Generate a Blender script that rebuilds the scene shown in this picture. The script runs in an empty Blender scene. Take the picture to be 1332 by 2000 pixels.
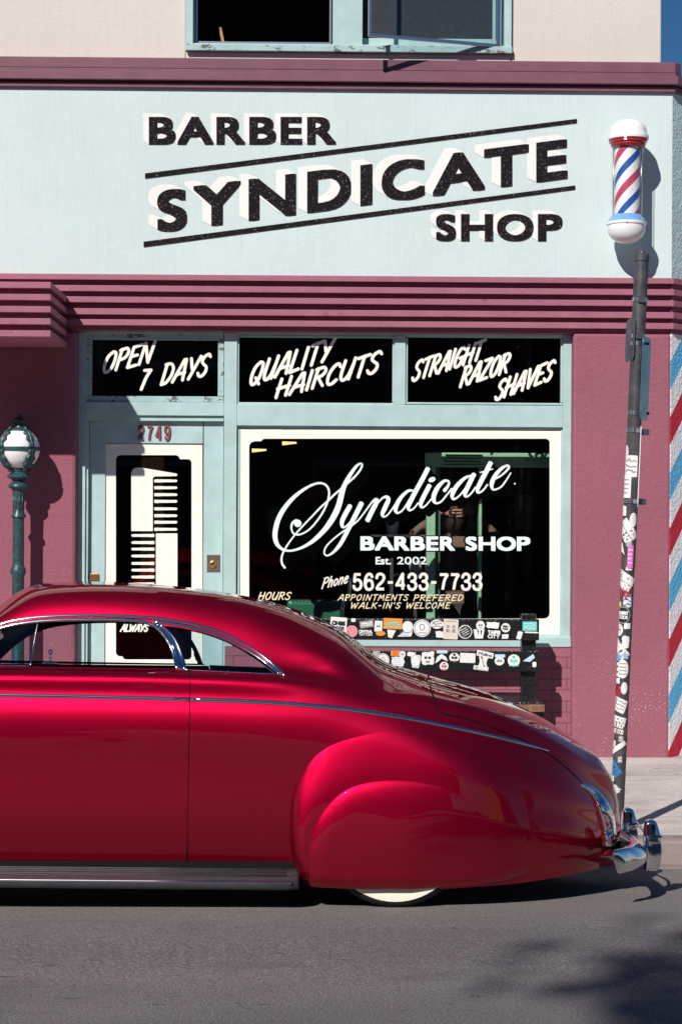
import bpy, bmesh, math, random
import numpy as np
from mathutils import Vector, Matrix, Quaternion

random.seed(7)
rng = np.random.default_rng(11)
R = math.radians
SC = bpy.context.scene
COL = SC.collection

# ------------------------------------------------------------------ camera
FPX = 3770.0
YAW, ROLL = R(1.0), R(0.29)
CAM = Vector((-13 * math.tan(YAW), -13.0, 1.648))
cam_d = bpy.data.cameras.new('camera')
cam_d.sensor_fit = 'VERTICAL'
cam_d.sensor_height = 36.0
cam_d.lens = 36.0 * FPX / 2000.0
cam_d.clip_start = 0.1
cam_d.clip_end = 2000
cam = bpy.data.objects.new('camera', cam_d)
COL.objects.link(cam)
cam.location = CAM
fwd = Vector((math.sin(YAW), math.cos(YAW), 0))
rgt0 = Vector((math.cos(YAW), -math.sin(YAW), 0))
up0 = Vector((0, 0, 1))
rgt = rgt0 * math.cos(ROLL) + up0 * math.sin(ROLL)
upv = up0 * math.cos(ROLL) - rgt0 * math.sin(ROLL)
M3 = Matrix((rgt, upv, -fwd)).transposed()
cam.rotation_euler = M3.to_euler()
SC.camera = cam

# ------------------------------------------------------------------ world, sun, exposure
SUN_A, SUN_B = 0.52, 0.87            # wall shadow shift per metre of depth: right, down
sun_dir = Vector((-SUN_A, -1.0, SUN_B)).normalized()
elev = math.asin(sun_dir.z)
world = bpy.data.worlds.new('World')
SC.world = world
world.use_nodes = True
wn = world.node_tree
bg = wn.nodes['Background']
sky = wn.nodes.new('ShaderNodeTexSky')
sky.sky_type = 'NISHITA'
sky.sun_disc = False
sky.sun_elevation = elev
sky.sun_rotation = math.atan2(sun_dir.x, sun_dir.y)
sky.altitude = 0
sky.air_density = 0.9
sky.dust_density = 0.0
sky.ozone_density = 8.0
hs = wn.nodes.new('ShaderNodeHueSaturation')
hs.inputs['Saturation'].default_value = 1.13
wn.links.new(sky.outputs[0], hs.inputs['Color'])
wn.links.new(hs.outputs[0], bg.inputs[0])
bg.inputs[1].default_value = 0.05
sun_l = bpy.data.lights.new('sun', 'SUN')
sun_l.energy = 5.0
sun_l.angle = R(0.53)
sun_l.color = (1.0, 0.955, 0.89)
sun_o = bpy.data.objects.new('sun', sun_l)
COL.objects.link(sun_o)
sun_o.location = (-20, -30, 30)
sun_o.rotation_euler = sun_dir.to_track_quat('Z', 'Y').to_euler()
SC.view_settings.view_transform = 'Standard'
SC.view_settings.look = 'None'
SC.view_settings.exposure = 0.0
SC.view_settings.gamma = 1.0
SC.cycles.max_bounces = 8
SC.cycles.transparent_max_bounces = 16
SC.cycles.caustics_reflective = False
SC.cycles.caustics_refractive = False


def ray(px, py):
    u = (px - 666.0) / FPX
    v = -(py - 1000.0) / FPX
    return fwd + rgt * u + upv * v


def P(px, py, y):
    """world point where the sight line of a photo pixel meets the plane y"""
    d = ray(px, py)
    t = (y - CAM.y) / d.y
    return CAM + d * t


FW, RG, UP_, CM = (np.array(v) for v in (fwd, rgt, upv, CAM))


def Pn(px, py, y):
    px, py = np.asarray(px, float), np.asarray(py, float)
    d = FW + RG * ((px - 666.0) / FPX)[..., None] - UP_ * ((py - 1000.0) / FPX)[..., None]
    t = (y - CM[1]) / d[..., 1]
    return CM + d * t[..., None]


def Pz(px, py, z):
    d = ray(px, py)
    t = (z - CAM.z) / d.z
    return CAM + d * t


# ------------------------------------------------------------------ objects and properties
def tag(o, label=None, cat=None, group=None, kind=None):
    if label: o['label'] = label
    if cat: o['category'] = cat
    if group: o['group'] = group
    if kind: o['kind'] = kind
    return o


def empty(name, loc=(0, 0, 0), label=None, cat=None, group=None, parent=None):
    o = bpy.data.objects.new(name, None)
    COL.objects.link(o)
    o.location = loc
    o.empty_display_size = 0.2
    if parent:
        o.parent = parent
    return tag(o, label, cat, group)


def link_mesh(name, verts, faces, mats, parent=None, smooth=False, matidx=None):
    me = bpy.data.meshes.new(name)
    if isinstance(verts, np.ndarray): verts = verts.tolist()
    me.from_pydata([tuple(v) for v in verts], [], faces)
    if not isinstance(mats, (list, tuple)): mats = [mats]
    for m in mats: me.materials.append(m)
    if matidx is not None:
        me.polygons.foreach_set('material_index', np.asarray(matidx, dtype=np.int32))
    if smooth:
        me.polygons.foreach_set('use_smooth', np.ones(len(me.polygons), dtype=bool))
    me.update()
    o = bpy.data.objects.new(name, me)
    COL.objects.link(o)
    if parent is not None:
        o.parent = parent
        if parent.location.length > 0 and parent.parent is None and parent.type == 'EMPTY':
            o.matrix_parent_inverse = Matrix.Translation(-Vector(parent.location))
    return o


class MB:
    def __init__(self):
        self.v, self.f, self.mi = [], [], []

    def add(self, vs, fs, mi=0):
        b = len(self.v)
        self.v += [tuple(v) for v in vs]
        for f in fs:
            self.f.append([b + i for i in f])
            self.mi.append(mi)
        return self

    def box(self, x0, x1, y0, y1, z0, z1, mi=0):
        vs = [(x0, y0, z0), (x1, y0, z0), (x1, y1, z0), (x0, y1, z0), (x0, y0, z1), (x1, y0, z1), (x1, y1, z1), (x0, y1, z1)]
        return self.add(vs, [(0, 3, 2, 1), (4, 5, 6, 7), (0, 1, 5, 4), (1, 2, 6, 5), (2, 3, 7, 6), (3, 0, 4, 7)], mi)

    def obox(self, c, ax, ay, az, mi=0):
        """box from a centre and three half axes"""
        c, ax, ay, az = map(Vector, (c, ax, ay, az))
        vs = [c + ax * sx + ay * sy + az * sz for sz in (-1, 1) for sx, sy in ((-1, -1), (1, -1), (1, 1), (-1, 1))]
        return self.add(vs, [(0, 3, 2, 1), (4, 5, 6, 7), (0, 1, 5, 4), (1, 2, 6, 5), (2, 3, 7, 6), (3, 0, 4, 7)], mi)

    def prism(self, poly, y0, y1, mi=0):
        """poly in (x,z), counter-clockwise seen from -y"""
        n = len(poly)
        vs = [(p[0], y0, p[1]) for p in poly] + [(p[0], y1, p[1]) for p in poly]
        fs = [list(range(n)), list(range(2 * n - 1, n - 1, -1))]
        fs += [[(i + 1) % n, i, n + i, n + (i + 1) % n] for i in range(n)]
        return self.add(vs, fs, mi)

    def lathe(self, c, prof, seg=32, axis=(0, 0, 1), mi=0):
        """prof: list of (r, t) along the axis"""
        c, a = Vector(c), Vector(axis).normalized()
        e1 = a.orthogonal().normalized() if abs(a.z) < 0.9 else Vector((1, 0, 0))
        e1 = (e1 - a * e1.dot(a)).normalized()
        e2 = a.cross(e1)
        vs, fs = [], []
        for r, t in prof:
            for k in range(seg):
                w = 2 * math.pi * k / seg
                vs.append(c + a * t + (e1 * math.cos(w) + e2 * math.sin(w)) * r)
        for i in range(len(prof) - 1):
            for k in range(seg):
                k2 = (k + 1) % seg
                fs.append((i * seg + k, i * seg + k2, (i + 1) * seg + k2, (i + 1) * seg + k))
        fs.append(list(range(seg - 1, -1, -1)))
        fs.append([(len(prof) - 1) * seg + k for k in range(seg)])
        return self.add(vs, fs, mi)

    def tube(self, pts, r, seg=8, flat=None, nrm=None, mi=0):
        """swept ellipse; r number or list; nrm: list of surface normals and flat: depth ratio"""
        pts = [Vector(p) for p in pts]
        n = len(pts)
        rs = r if isinstance(r, (list, tuple, np.ndarray)) else [r] * n
        vs, fs = [], []
        prev = None
        for i in range(n):
            t = (pts[min(i + 1, n - 1)] - pts[max(i - 1, 0)])
            t = t.normalized() if t.length > 1e-9 else Vector((1, 0, 0))
            if nrm is not None:
                e1 = Vector(nrm[i])
            else:
                e1 = prev if prev is not None else (Vector((0, 0, 1)) if abs(t.z) < .9 else Vector((1, 0, 0)))
            e1 = (e1 - t * e1.dot(t))
            e1 = e1.normalized() if e1.length > 1e-6 else t.orthogonal().normalized()
            prev = e1
            e2 = t.cross(e1)
            for k in range(seg):
                w = 2 * math.pi * k / seg
                vs.append(pts[i] + e1 * (math.cos(w) * rs[i] * (flat or 1)) + e2 * (math.sin(w) * rs[i]))
        for i in range(n - 1):
            for k in range(seg):
                k2 = (k + 1) % seg
                fs.append((i * seg + k, i * seg + k2, (i + 1) * seg + k2, (i + 1) * seg + k))
        fs.append(list(range(seg - 1, -1, -1)))
        fs.append([(n - 1) * seg + k for k in range(seg)])
        return self.add(vs, fs, mi)

    def build(self, name, mats, parent=None, smooth=False, bevel=0.0, autosmooth=None, subsurf=0):
        o = link_mesh(name, self.v, self.f, mats, parent, smooth, self.mi)
        bm = bmesh.new()
        bm.from_mesh(o.data)
        bmesh.ops.recalc_face_normals(bm, faces=bm.faces)
        if autosmooth is not None:
            for f in bm.faces: f.smooth = True
            for e in bm.edges:
                if len(e.link_faces) == 2 and e.calc_face_angle(0) > R(autosmooth): e.smooth = False
        bm.to_mesh(o.data)
        bm.free()
        if bevel:
            md = o.modifiers.new('edge', 'BEVEL')
            md.width = bevel
            md.segments = 2
            md.limit_method = 'ANGLE'
            md.angle_limit = R(40)
            md.harden_normals = False
        if subsurf:
            md = o.modifiers.new('round', 'SUBSURF')
            md.levels = md.render_levels = subsurf
        return o


def copy_obj(o, parent=None):
    c = o.copy()
    COL.objects.link(c)
    if parent is not None: c.parent = parent
    for ch in [x for x in SC.objects if x.parent == o]:
        copy_obj(ch, c)
    return c


def ico(c, rx, ry, rz, sub=3):
    bm = bmesh.new()
    bmesh.ops.create_icosphere(bm, subdivisions=sub, radius=1)
    vs = [(c[0] + v.co.x * rx, c[1] + v.co.y * ry, c[2] + v.co.z * rz) for v in bm.verts]
    fs = [[v.index for v in f.verts] for f in bm.faces]
    bm.free()
    return vs, fs


# ------------------------------------------------------------------ materials
class NT:
    def __init__(self, name):
        self.m = bpy.data.materials.new(name)
        self.m.use_nodes = True
        self.t = self.m.node_tree
        self.b = self.t.nodes['Principled BSDF']
        self.out = self.t.nodes['Material Output']
        self._c = None

    def n(self, kind, **kw):
        nd = self.t.nodes.new(kind)
        for k, v in kw.items():
            if hasattr(nd, k) and not k.startswith('i_'): setattr(nd, k, v)
        return nd

    def l(self, a, b):
        self.t.links.new(a, b)

    def coord(self):
        if self._c is None:
            self._c = self.n('ShaderNodeTexCoord').outputs['Object']
        return self._c

    def mapping(self, scale=(1, 1, 1), rot=(0, 0, 0), loc=(0, 0, 0)):
        mp = self.n('ShaderNodeMapping')
        mp.inputs['Scale'].default_value = scale
        mp.inputs['Rotation'].default_value = rot
        mp.inputs['Location'].default_value = loc
        self.l(self.coord(), mp.inputs[0])
        return mp.outputs[0]

    def noise(self, scale, detail=4, rough=.55, vec=None, dist=0):
        nd = self.n('ShaderNodeTexNoise')
        nd.inputs['Scale'].default_value = scale
        nd.inputs['Detail'].default_value = detail
        nd.inputs['Roughness'].default_value = rough
        nd.inputs['Distortion'].default_value = dist
        self.l(vec if vec is not None else self.coord(), nd.inputs['Vector'])
        return nd.outputs['Fac']

    def ramp(self, fac, stops, mode='LINEAR'):
        nd = self.n('ShaderNodeValToRGB')
        cr = nd.color_ramp
        cr.interpolation = mode
        while len(cr.elements) < len(stops): cr.elements.new(.5)
        for e, (p, c) in zip(cr.elements, stops):
            e.position = p
            e.color = (*c, 1) if not isinstance(c, (int, float)) else (c, c, c, 1)
        self.l(fac, nd.inputs[0])
        return nd.outputs[0]

    def mix(self, fac, a, b, blend='MIX'):
        nd = self.n('ShaderNodeMix', data_type='RGBA', blend_type=blend)
        for s, v in ((nd.inputs[0], fac), (nd.inputs[6], a), (nd.inputs[7], b)):
            if isinstance(v, (int, float)): s.default_value = v
            elif isinstance(v, tuple): s.default_value = (*v, 1)
            else: self.l(v, s)
        return nd.outputs[2]

    def math(self, op, a, b=None):
        nd = self.n('ShaderNodeMath', operation=op)
        for s, v in ((nd.inputs[0], a), (nd.inputs[1], b)):
            if v is None: continue
            if isinstance(v, (int, float)): s.default_value = v
            else: self.l(v, s)
        return nd.outputs[0]

    def bump(self, height, strength=.5, dist=.005, normal=None):
        nd = self.n('ShaderNodeBump')
        nd.inputs['Strength'].default_value = strength
        nd.inputs['Distance'].default_value = dist
        self.l(height, nd.inputs['Height'])
        if normal is not None: self.l(normal, nd.inputs['Normal'])
        self.l(nd.outputs[0], self.b.inputs['Normal'])
        return nd.outputs[0]

    def set(self, color=None, rough=None, metal=None, spec=None):
        for nm, v in (('Base Color', color), ('Roughness', rough), ('Metallic', metal), ('Specular IOR Level', spec)):
            if v is None: continue
            s = self.b.inputs[nm]
            if isinstance(v, (int, float)): s.default_value = v
            elif isinstance(v, tuple): s.default_value = (*v, 1)
            else: self.l(v, s)
        return self.m


def stucco(name, col, bscale=120, bstr=.6, bdist=.006, var=.12, chips=None, streak=0.0, crack=False):
    t = NT(name)
    big = t.noise(1.3, 5, .6)
    fine = t.noise(bscale, 3, .6)
    d = tuple(c * (1 - var) for c in col)
    b = tuple(min(1, c * (1 + var * .5)) for c in col)
    c = t.ramp(big, [(.3, d), (.7, b)])
    fade = t.noise(.55, 4, .6)
    c = t.mix(t.ramp(fade, [(.42, 0.0), (.70, .30)]), c, tuple(min(1, x * .78 + .035) for x in col))
    if streak:
        st = t.noise(6, 4, .6, t.mapping((9, 9, .5)))
        c = t.mix(t.ramp(st, [(.52, 0.0), (.75, streak)]), c, tuple(x * .62 for x in col))
        bl = t.noise(2.6, 5, .65)
        c = t.mix(t.ramp(bl, [(.55, 0.0), (.75, .28)]), c, tuple(min(1, x * y) for x, y in zip(col, (.86, .93, 1.02))))
    if crack:
        vd = t.n('ShaderNodeTexVoronoi', feature='DISTANCE_TO_EDGE')
        vd.inputs['Scale'].default_value = .8
        wv = t.n('ShaderNodeVectorMath', operation='ADD')
        nn = t.n('ShaderNodeTexNoise')
        nn.inputs['Scale'].default_value = 3
        t.l(t.coord(), nn.inputs['Vector'])
        t.l(t.coord(), wv.inputs[0])
        t.l(nn.outputs['Color'], wv.inputs[1])
        t.l(wv.outputs[0], vd.inputs['Vector'])
        gate = t.ramp(t.noise(1.1, 2), [(.53, 0.0), (.57, 1.0)])
        line = t.ramp(vd.outputs['Distance'], [(0.0, 1.0), (.006, 0.0)])
        c = t.mix(t.math('MULTIPLY', t.math('MULTIPLY', line, gate), .5), c, tuple(x * .45 for x in col))
    if chips:
        lowz = t.n('ShaderNodeSeparateXYZ')
        t.l(t.coord(), lowz.inputs[0])
        zr = t.ramp(t.math('MULTIPLY', lowz.outputs[2], 1.0), [(.35, 1.0), (.95, 0.0)])
        clus = t.ramp(t.noise(3.2, 2), [(.42, 0.0), (.62, 1.0)])
        sp = t.noise(75, 2, .5)
        spk = t.ramp(sp, [(.645, 0.0), (.665, 1.0)])
        c = t.mix(t.math('MULTIPLY', t.math('MULTIPLY', spk, zr), clus), c, chips)
    t.set(c, .85, 0, .25)
    med = t.noise(bscale * .28, 3, .6)
    h = t.math('ADD', t.math('MULTIPLY', fine, .65), t.math('MULTIPLY', med, .55))
    t.bump(h, bstr, bdist)
    return t.m


def painted_wood(name, col, wear=.35, dark=(.16, .11, .09), rough=.5):
    t = NT(name)
    g = t.noise(7, 5, .6, t.mapping((1, 1, 1)))
    grain = t.noise(30, 4, .6, t.mapping((.6, 6, 6)))
    c = t.ramp(g, [(.3, tuple(x * .86 for x in col)), (.7, tuple(min(1, x * 1.06) for x in col))])
    c = t.mix(t.ramp(grain, [(.55, 0.0), (.8, .35)]), c, tuple(x * .72 for x in col))
    if wear:
        w = t.noise(16, 6, .7, t.mapping((.8, 1.5, 1.5)))
        c = t.mix(t.ramp(w, [(.66 - .12 * wear, 0.0), (.70 - .12 * wear, wear)]), c, dark)
    t.set(c, rough, 0, .4)
    t.bump(t.math('ADD', t.math('MULTIPLY', grain, .6), t.math('MULTIPLY', g, .4)), .35, .003)
    return t.m


def plain(name, col, rough=.5, metal=0.0, spec=.5, var=.06, nscale=25, bump=0.0, bdist=.002):
    t = NT(name)
    nz = t.noise(nscale, 4)
    c = t.ramp(nz, [(.3, tuple(max(0, x * (1 - var)) for x in col)), (.7, tuple(min(1, x * (1 + var)) for x in col))])
    t.set(c, rough, metal, spec)
    if bump: t.bump(nz, bump, bdist)
    return t.m


def glass_mat(name, tint=(1, 1, 1), refl=1.0, ior=1.5):
    t = NT(name)
    t.t.nodes.remove(t.b)
    tr = t.n('ShaderNodeBsdfTransparent')
    tr.inputs[0].default_value = (*tint, 1)
    gl = t.n('ShaderNodeBsdfGlossy')
    gl.inputs['Roughness'].default_value = 0.0
    gl.inputs[0].default_value = (refl, refl, refl, 1)
    fr = t.n('ShaderNodeFresnel')
    gm_ = t.n('ShaderNodeNewGeometry')
    io = t.math('ADD', t.math('MULTIPLY', gm_.outputs['Backfacing'], 1 / ior - ior), ior)
    t.l(io, fr.inputs[0])
    mx = t.n('ShaderNodeMixShader')
    t.l(fr.outputs[0], mx.inputs[0])
    t.l(tr.outputs[0], mx.inputs[1])
    t.l(gl.outputs[0], mx.inputs[2])
    t.l(mx.outputs[0], t.out.inputs[0])
    return t.m


M = {}
M['mint'] = stucco('mint_stucco', (.615, .72, .715), 70, .4, .006, .05, streak=.25)
M['mint_rough'] = stucco('rough_mint_stucco', (.56, .72, .74), 55, 1.0, .015, .12)
M['beige'] = stucco('beige_stucco', (.67, .605, .565), 60, .5, .006, .05, streak=.15)
M['pink'] = stucco('plum_stucco', (.325, .108, .148), 85, .9, .010, .10, chips=(.75, .66, .66), streak=.22)
M['frieze'] = painted_wood('plum_painted_boards', (.365, .13, .185), .45, (.2, .05, .08), .55)
M['frieze_wall'] = stucco('plum_frieze_stucco', (.36, .11, .165), 70, 1.0, .012, .1)
M['trim'] = painted_wood('dark_plum_boards', (.195, .075, .108), .3, (.08, .03, .04), .55)
M['teal'] = painted_wood('pale_teal_paint', (.43, .59, .59), .22, (.45, .36, .30), .5)
M['teal_worn'] = painted_wood('peeling_teal_paint', (.38, .54, .535), .85, (.07, .055, .05), .6)
M['cream'] = plain('cream_sign_paint', (.88, .87, .77), .45, var=.02)
M['ivory'] = plain('ivory_brush_lettering', (.90, .84, .77), .5, var=.03)
M['butter'] = plain('butter_brush_lettering', (.86, .74, .50), .5, var=.04)
M['ice'] = plain('ice_white_lettering', (.80, .90, .89), .45, var=.02)
M['blackpaint'] = plain('black_window_paint', (.0015, .0015, .002), .95, spec=.0)
M['letterwhite'] = stucco('white_letter_sides', (.86, .84, .82), 70, .3, .004, .03)
t = NT('speckled_black_letter')
sp = t.noise(110, 3, .6)
t.set(t.ramp(sp, [(.0, (.010, .008, .010)), (.63, (.012, .009, .011)), (.70, (.34, .30, .31))]), .8, 0, .1)
t.bump(t.noise(70, 3), .25, .003)
M['blackletter'] = t.m
M['glass'] = glass_mat('shop_glass', (.93, .95, .95), .95)
M['carglass'] = glass_mat('car_glass', (.80, .88, .90), 1.0)
M['chrome'] = plain('chrome', (.82, .83, .85), .035, 1.0, var=.01)
M['polished'] = plain('polished_trim', (.86, .86, .88), .13, 1.0, var=.01)
M['alu'] = plain('brushed_aluminium', (.62, .62, .68), .3, 1.0, var=.05)
M['steelband'] = plain('steel_band', (.62, .62, .62), .28, 1.0, var=.1)
M['brass'] = plain('brass', (.75, .50, .17), .3, 1.0, var=.1)
M['bronze'] = plain('worn_lock_plate', (.30, .22, .19), .4, .8, var=.2)
M['maroon_num'] = plain('maroon_digits', (.22, .05, .075), .45)
M['rubber'] = plain('tyre_rubber', (.018, .018, .018), .75, spec=.3, nscale=60, bump=.2)
M['whitewall'] = plain('whitewall', (.86, .82, .70), .55, var=.04)
M['hub'] = plain('hubcap_red', (.25, .01, .03), .25, .5)
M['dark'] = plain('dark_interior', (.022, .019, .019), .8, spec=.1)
M['upholstery'] = plain('dark_upholstery', (.045, .035, .036), .7, nscale=90, bump=.3)
M['underbody'] = plain('underbody_black', (.01, .01, .01), .9, spec=.1)
M['blackseam'] = plain('shadow_gap', (.006, .003, .004), .8, spec=.1)
M['greeniron'] = plain('dark_green_iron', (.030, .075, .085), .38, .15, var=.45, nscale=40, bump=.4, bdist=.003)
t = NT('milk_glass_globe')
t.set((.86, .84, .88), .12, 0, .5)
t.b.inputs['Subsurface Weight'].default_value = .25
t.b.inputs['Subsurface Radius'].default_value = (.03, .03, .03)
M['globe'] = t.m
M['white'] = plain('white_enamel', (.88, .87, .90), .15, var=.02)
M['collar_red'] = plain('red_enamel', (.42, .02, .035), .2)
M['collar_blue'] = plain('blue_enamel', (.17, .38, .72), .2)
M['polecyl'] = None
t = NT('rusty_dark_pole')
a = t.noise(9, 6, .7)
b_ = t.noise(45, 5, .7)
c = t.ramp(a, [(.35, (.055, .056, .064)), (.55, (.10, .10, .11)), (.66, (.19, .125, .10))])
c = t.mix(t.ramp(b_, [(.55, 0.0), (.7, .6)]), c, (.12, .06, .045))
t.set(c, t.ramp(b_, [(.3, .35), (.7, .7)]), .35, .5)
t.bump(b_, .4, .003)
M['pole'] = t.m
M['blackbench'] = plain('thick_black_bench_paint', (.013, .013, .015), .22, var=.5, nscale=60, bump=.8, bdist=.006)
M['rust'] = plain('rusty_wood_edge', (.22, .10, .06), .8, var=.5, nscale=40, bump=.4)
for nm, c in dict(stk_white=(.82, .81, .80), stk_pink=(.80, .22, .26), stk_orange=(.85, .30, .05), stk_teal=(.15, .62, .58), stk_blue=(.03, .22, .55), stk_grey=(.30, .30, .31), stk_black=(.02, .02, .022), stk_red=(.45, .03, .05), stk_sky=(.50, .72, .85), stk_mag=(.85, .18, .62), stk_tan=(.74, .62, .55), stk_yellow=(.85, .72, .15)).items():
    M[nm] = plain(nm.replace('stk', 'sticker'), c, .45, var=.08, nscale=90)


def brick_mat():
    t = NT('plum_painted_brick')
    bt = t.n('ShaderNodeTexBrick')
    bt.inputs['Scale'].default_value = 1.0
    bt.inputs['Brick Width'].default_value = .205
    bt.inputs['Row Height'].default_value = .0745
    bt.inputs['Mortar Size'].default_value = .004
    bt.inputs['Mortar Smooth'].default_value = .3
    bt.inputs['Color1'].default_value = (.335, .115, .155, 1)
    bt.inputs['Color2'].default_value = (.30, .10, .14, 1)
    bt.inputs['Mortar'].default_value = (.23, .075, .105, 1)
    sw = t.n('ShaderNodeSeparateXYZ')
    cb = t.n('ShaderNodeCombineXYZ')
    t.l(t.coord(), sw.inputs[0])
    t.l(sw.outputs[0], cb.inputs[0])
    t.l(sw.outputs[2], cb.inputs[1])
    t.l(cb.outputs[0], bt.inputs['Vector'])
    t.set(bt.outputs['Color'], .8, 0, .3)
    h = t.math('SUBTRACT', t.math('MULTIPLY', t.noise(60, 4), .4), bt.outputs['Fac'])
    t.bump(h, .8, .006)
    return t.m


M['brick'] = brick_mat()


def stripe_wall_mat():
    t = NT('barber_stripe_wall_paint')
    s = t.n('ShaderNodeSeparateXYZ')
    t.l(t.coord(), s.inputs[0])
    k = t.math('SUBTRACT', s.outputs[2], t.math('MULTIPLY', s.outputs[0], 1.75))
    ph = t.math('FRACT', t.math('ADD', t.math('DIVIDE', k, .752), STRIPE_OFF))
    wob = t.noise(40, 3)
    ph2 = t.math('ADD', ph, t.math('MULTIPLY', t.math('SUBTRACT', wob, .5), .012))
    c = t.ramp(ph2, [(0, (.90, .90, .93)), (.25, (.13, .50, .80)), (.5, (.90, .90, .93)), (.75, (.58, .03, .055))], 'CONSTANT')
    t.set(c, .7, 0, .3)
    h = t.math('ADD', t.noise(55, 4), t.math('MULTIPLY', t.noise(20, 3), .5))
    t.bump(h, .9, .012)
    return t.m


STRIPE_OFF = 0.0


def concrete_mat(name, col, jx=1.5, off=0.0, joints=True):
    t = NT(name)
    a = t.noise(1.7, 6, .65)
    b = t.noise(60, 5, .7)
    st = t.noise(5, 6, .7, t.mapping((1, 1.8, 1)), .4)
    c = t.ramp(a, [(.32, tuple(x * .62 for x in col)), (.68, tuple(x * 1.15 for x in col))])
    c = t.mix(t.ramp(b, [(.35, .55), (.65, 0.0)]), c, tuple(x * .6 for x in col))
    c = t.mix(t.ramp(st, [(.55, 0.0), (.8, .6)]), c, tuple(x * y for x, y in zip(col, (.62, .60, .60))))
    bl = t.noise(2.4, 7, .72, t.mapping((1, 2.0, 1)), .8)
    c = t.mix(t.ramp(bl, [(.50, 0.0), (.66, .55)]), c, tuple(x * y for x, y in zip(col, (.50, .475, .46))))
    vor = t.n('ShaderNodeTexVoronoi')
    vor.inputs['Scale'].default_value = 3.5
    vor.inputs['Randomness'].default_value = 1
    t.l(t.mapping((.6, 1.2, 1)), vor.inputs['Vector'])
    spot = t.ramp(t.math('ADD', vor.outputs['Distance'], t.math('MULTIPLY', t.noise(40, 3), .08)), [(.085, 1.0), (.115, 0.0)])
    c = t.mix(t.math('MULTIPLY', spot, .75), c, (.07, .06, .06))
    h = t.math('ADD', t.math('MULTIPLY', b, .6), t.math('MULTIPLY', st, .4))
    if joints:
        s = t.n('ShaderNodeSeparateXYZ')
        t.l(t.coord(), s.inputs[0])
        fx = t.math('ABSOLUTE', t.math('SUBTRACT', t.math('FRACT', t.math('DIVIDE', t.math('ADD', s.outputs[0], off), jx)), .5))
        fy = t.math('ABSOLUTE', t.math('SUBTRACT', t.math('FRACT', t.math('DIVIDE', t.math('ADD', s.outputs[1], .02), jx)), .5))
        wob = t.math('MULTIPLY', t.noise(9, 4), .004)
        jn = t.math('MINIMUM', t.math('ADD', fx, wob), t.math('ADD', fy, wob))
        j = t.ramp(jn, [(.004, 1.0), (.0085, 0.0)])
        c = t.mix(t.math('MULTIPLY', j, .6), c, tuple(x * .35 for x in col))
        h = t.math('SUBTRACT', h, t.math('MULTIPLY', j, 1.0))
    t.set(c, .9, 0, .25)
    t.bump(h, .5, .006)
    return t.m


def asphalt_mat():
    t = NT('worn_asphalt')
    a = t.noise(.9, 5, .6, t.mapping((.5, 1.2, 1)))
    b = t.noise(120, 4, .8)
    b2 = t.noise(48, 3, .7)
    c = t.ramp(a, [(.3, (.185, .165, .172)), (.7, (.265, .238, .242))])
    c = t.mix(t.ramp(b, [(.36, .85), (.55, 0.0)]), c, (.062, .054, .058))
    c = t.mix(t.ramp(b, [(.56, 0.0), (.68, .9)]), c, (.50, .47, .45))
    c = t.mix(t.ramp(b2, [(.56, 0.0), (.72, .6)]), c, (.088, .080, .084))
    pit = t.noise(11, 4, .55, t.mapping((.6, 2.4, 1)))
    c = t.mix(t.ramp(pit, [(.655, 0.0), (.69, .7)]), c, (.05, .044, .047))
    oil = t.noise(1.6, 6, .7, t.mapping((.45, 1.4, 1)), .6)
    c = t.mix(t.ramp(oil, [(.56, 0.0), (.72, .5)]), c, (.10, .088, .092))
    vd = t.n('ShaderNodeTexVoronoi', feature='DISTANCE_TO_EDGE')
    vd.inputs['Scale'].default_value = .55
    wv = t.n('ShaderNodeVectorMath', operation='ADD')
    nn = t.n('ShaderNodeTexNoise')
    nn.inputs['Scale'].default_value = 5
    nn.inputs['Detail'].default_value = 5
    t.l(t.coord(), nn.inputs['Vector'])
    sc3 = t.n('ShaderNodeVectorMath', operation='SCALE')
    sc3.inputs['Scale'].default_value = .35
    t.l(nn.outputs['Color'], sc3.inputs[0])
    t.l(t.coord(), wv.inputs[0])
    t.l(sc3.outputs[0], wv.inputs[1])
    t.l(wv.outputs[0], vd.inputs['Vector'])
    gate = t.ramp(t.noise(2.2, 4), [(.52, 0.0), (.60, .4)])
    c = t.mix(t.math('MULTIPLY', t.ramp(vd.outputs['Distance'], [(0.0, 1.0), (.004, 0.0)]), gate), c, (.035, .03, .032))
    s = t.n('ShaderNodeSeparateXYZ')
    t.l(t.coord(), s.inputs[0])
    band = t.ramp(t.math('DIVIDE', t.math('ADD', s.outputs[1], 7.0), 3.0), [(.55, 0.0), (.72, .35)])
    c = t.mix(band, c, (.33, .295, .275))
    t.set(c, .85, 0, .3)
    t.bump(t.math('ADD', b, t.math('MULTIPLY', b2, .8)), .9, .008)
    return t.m


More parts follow.
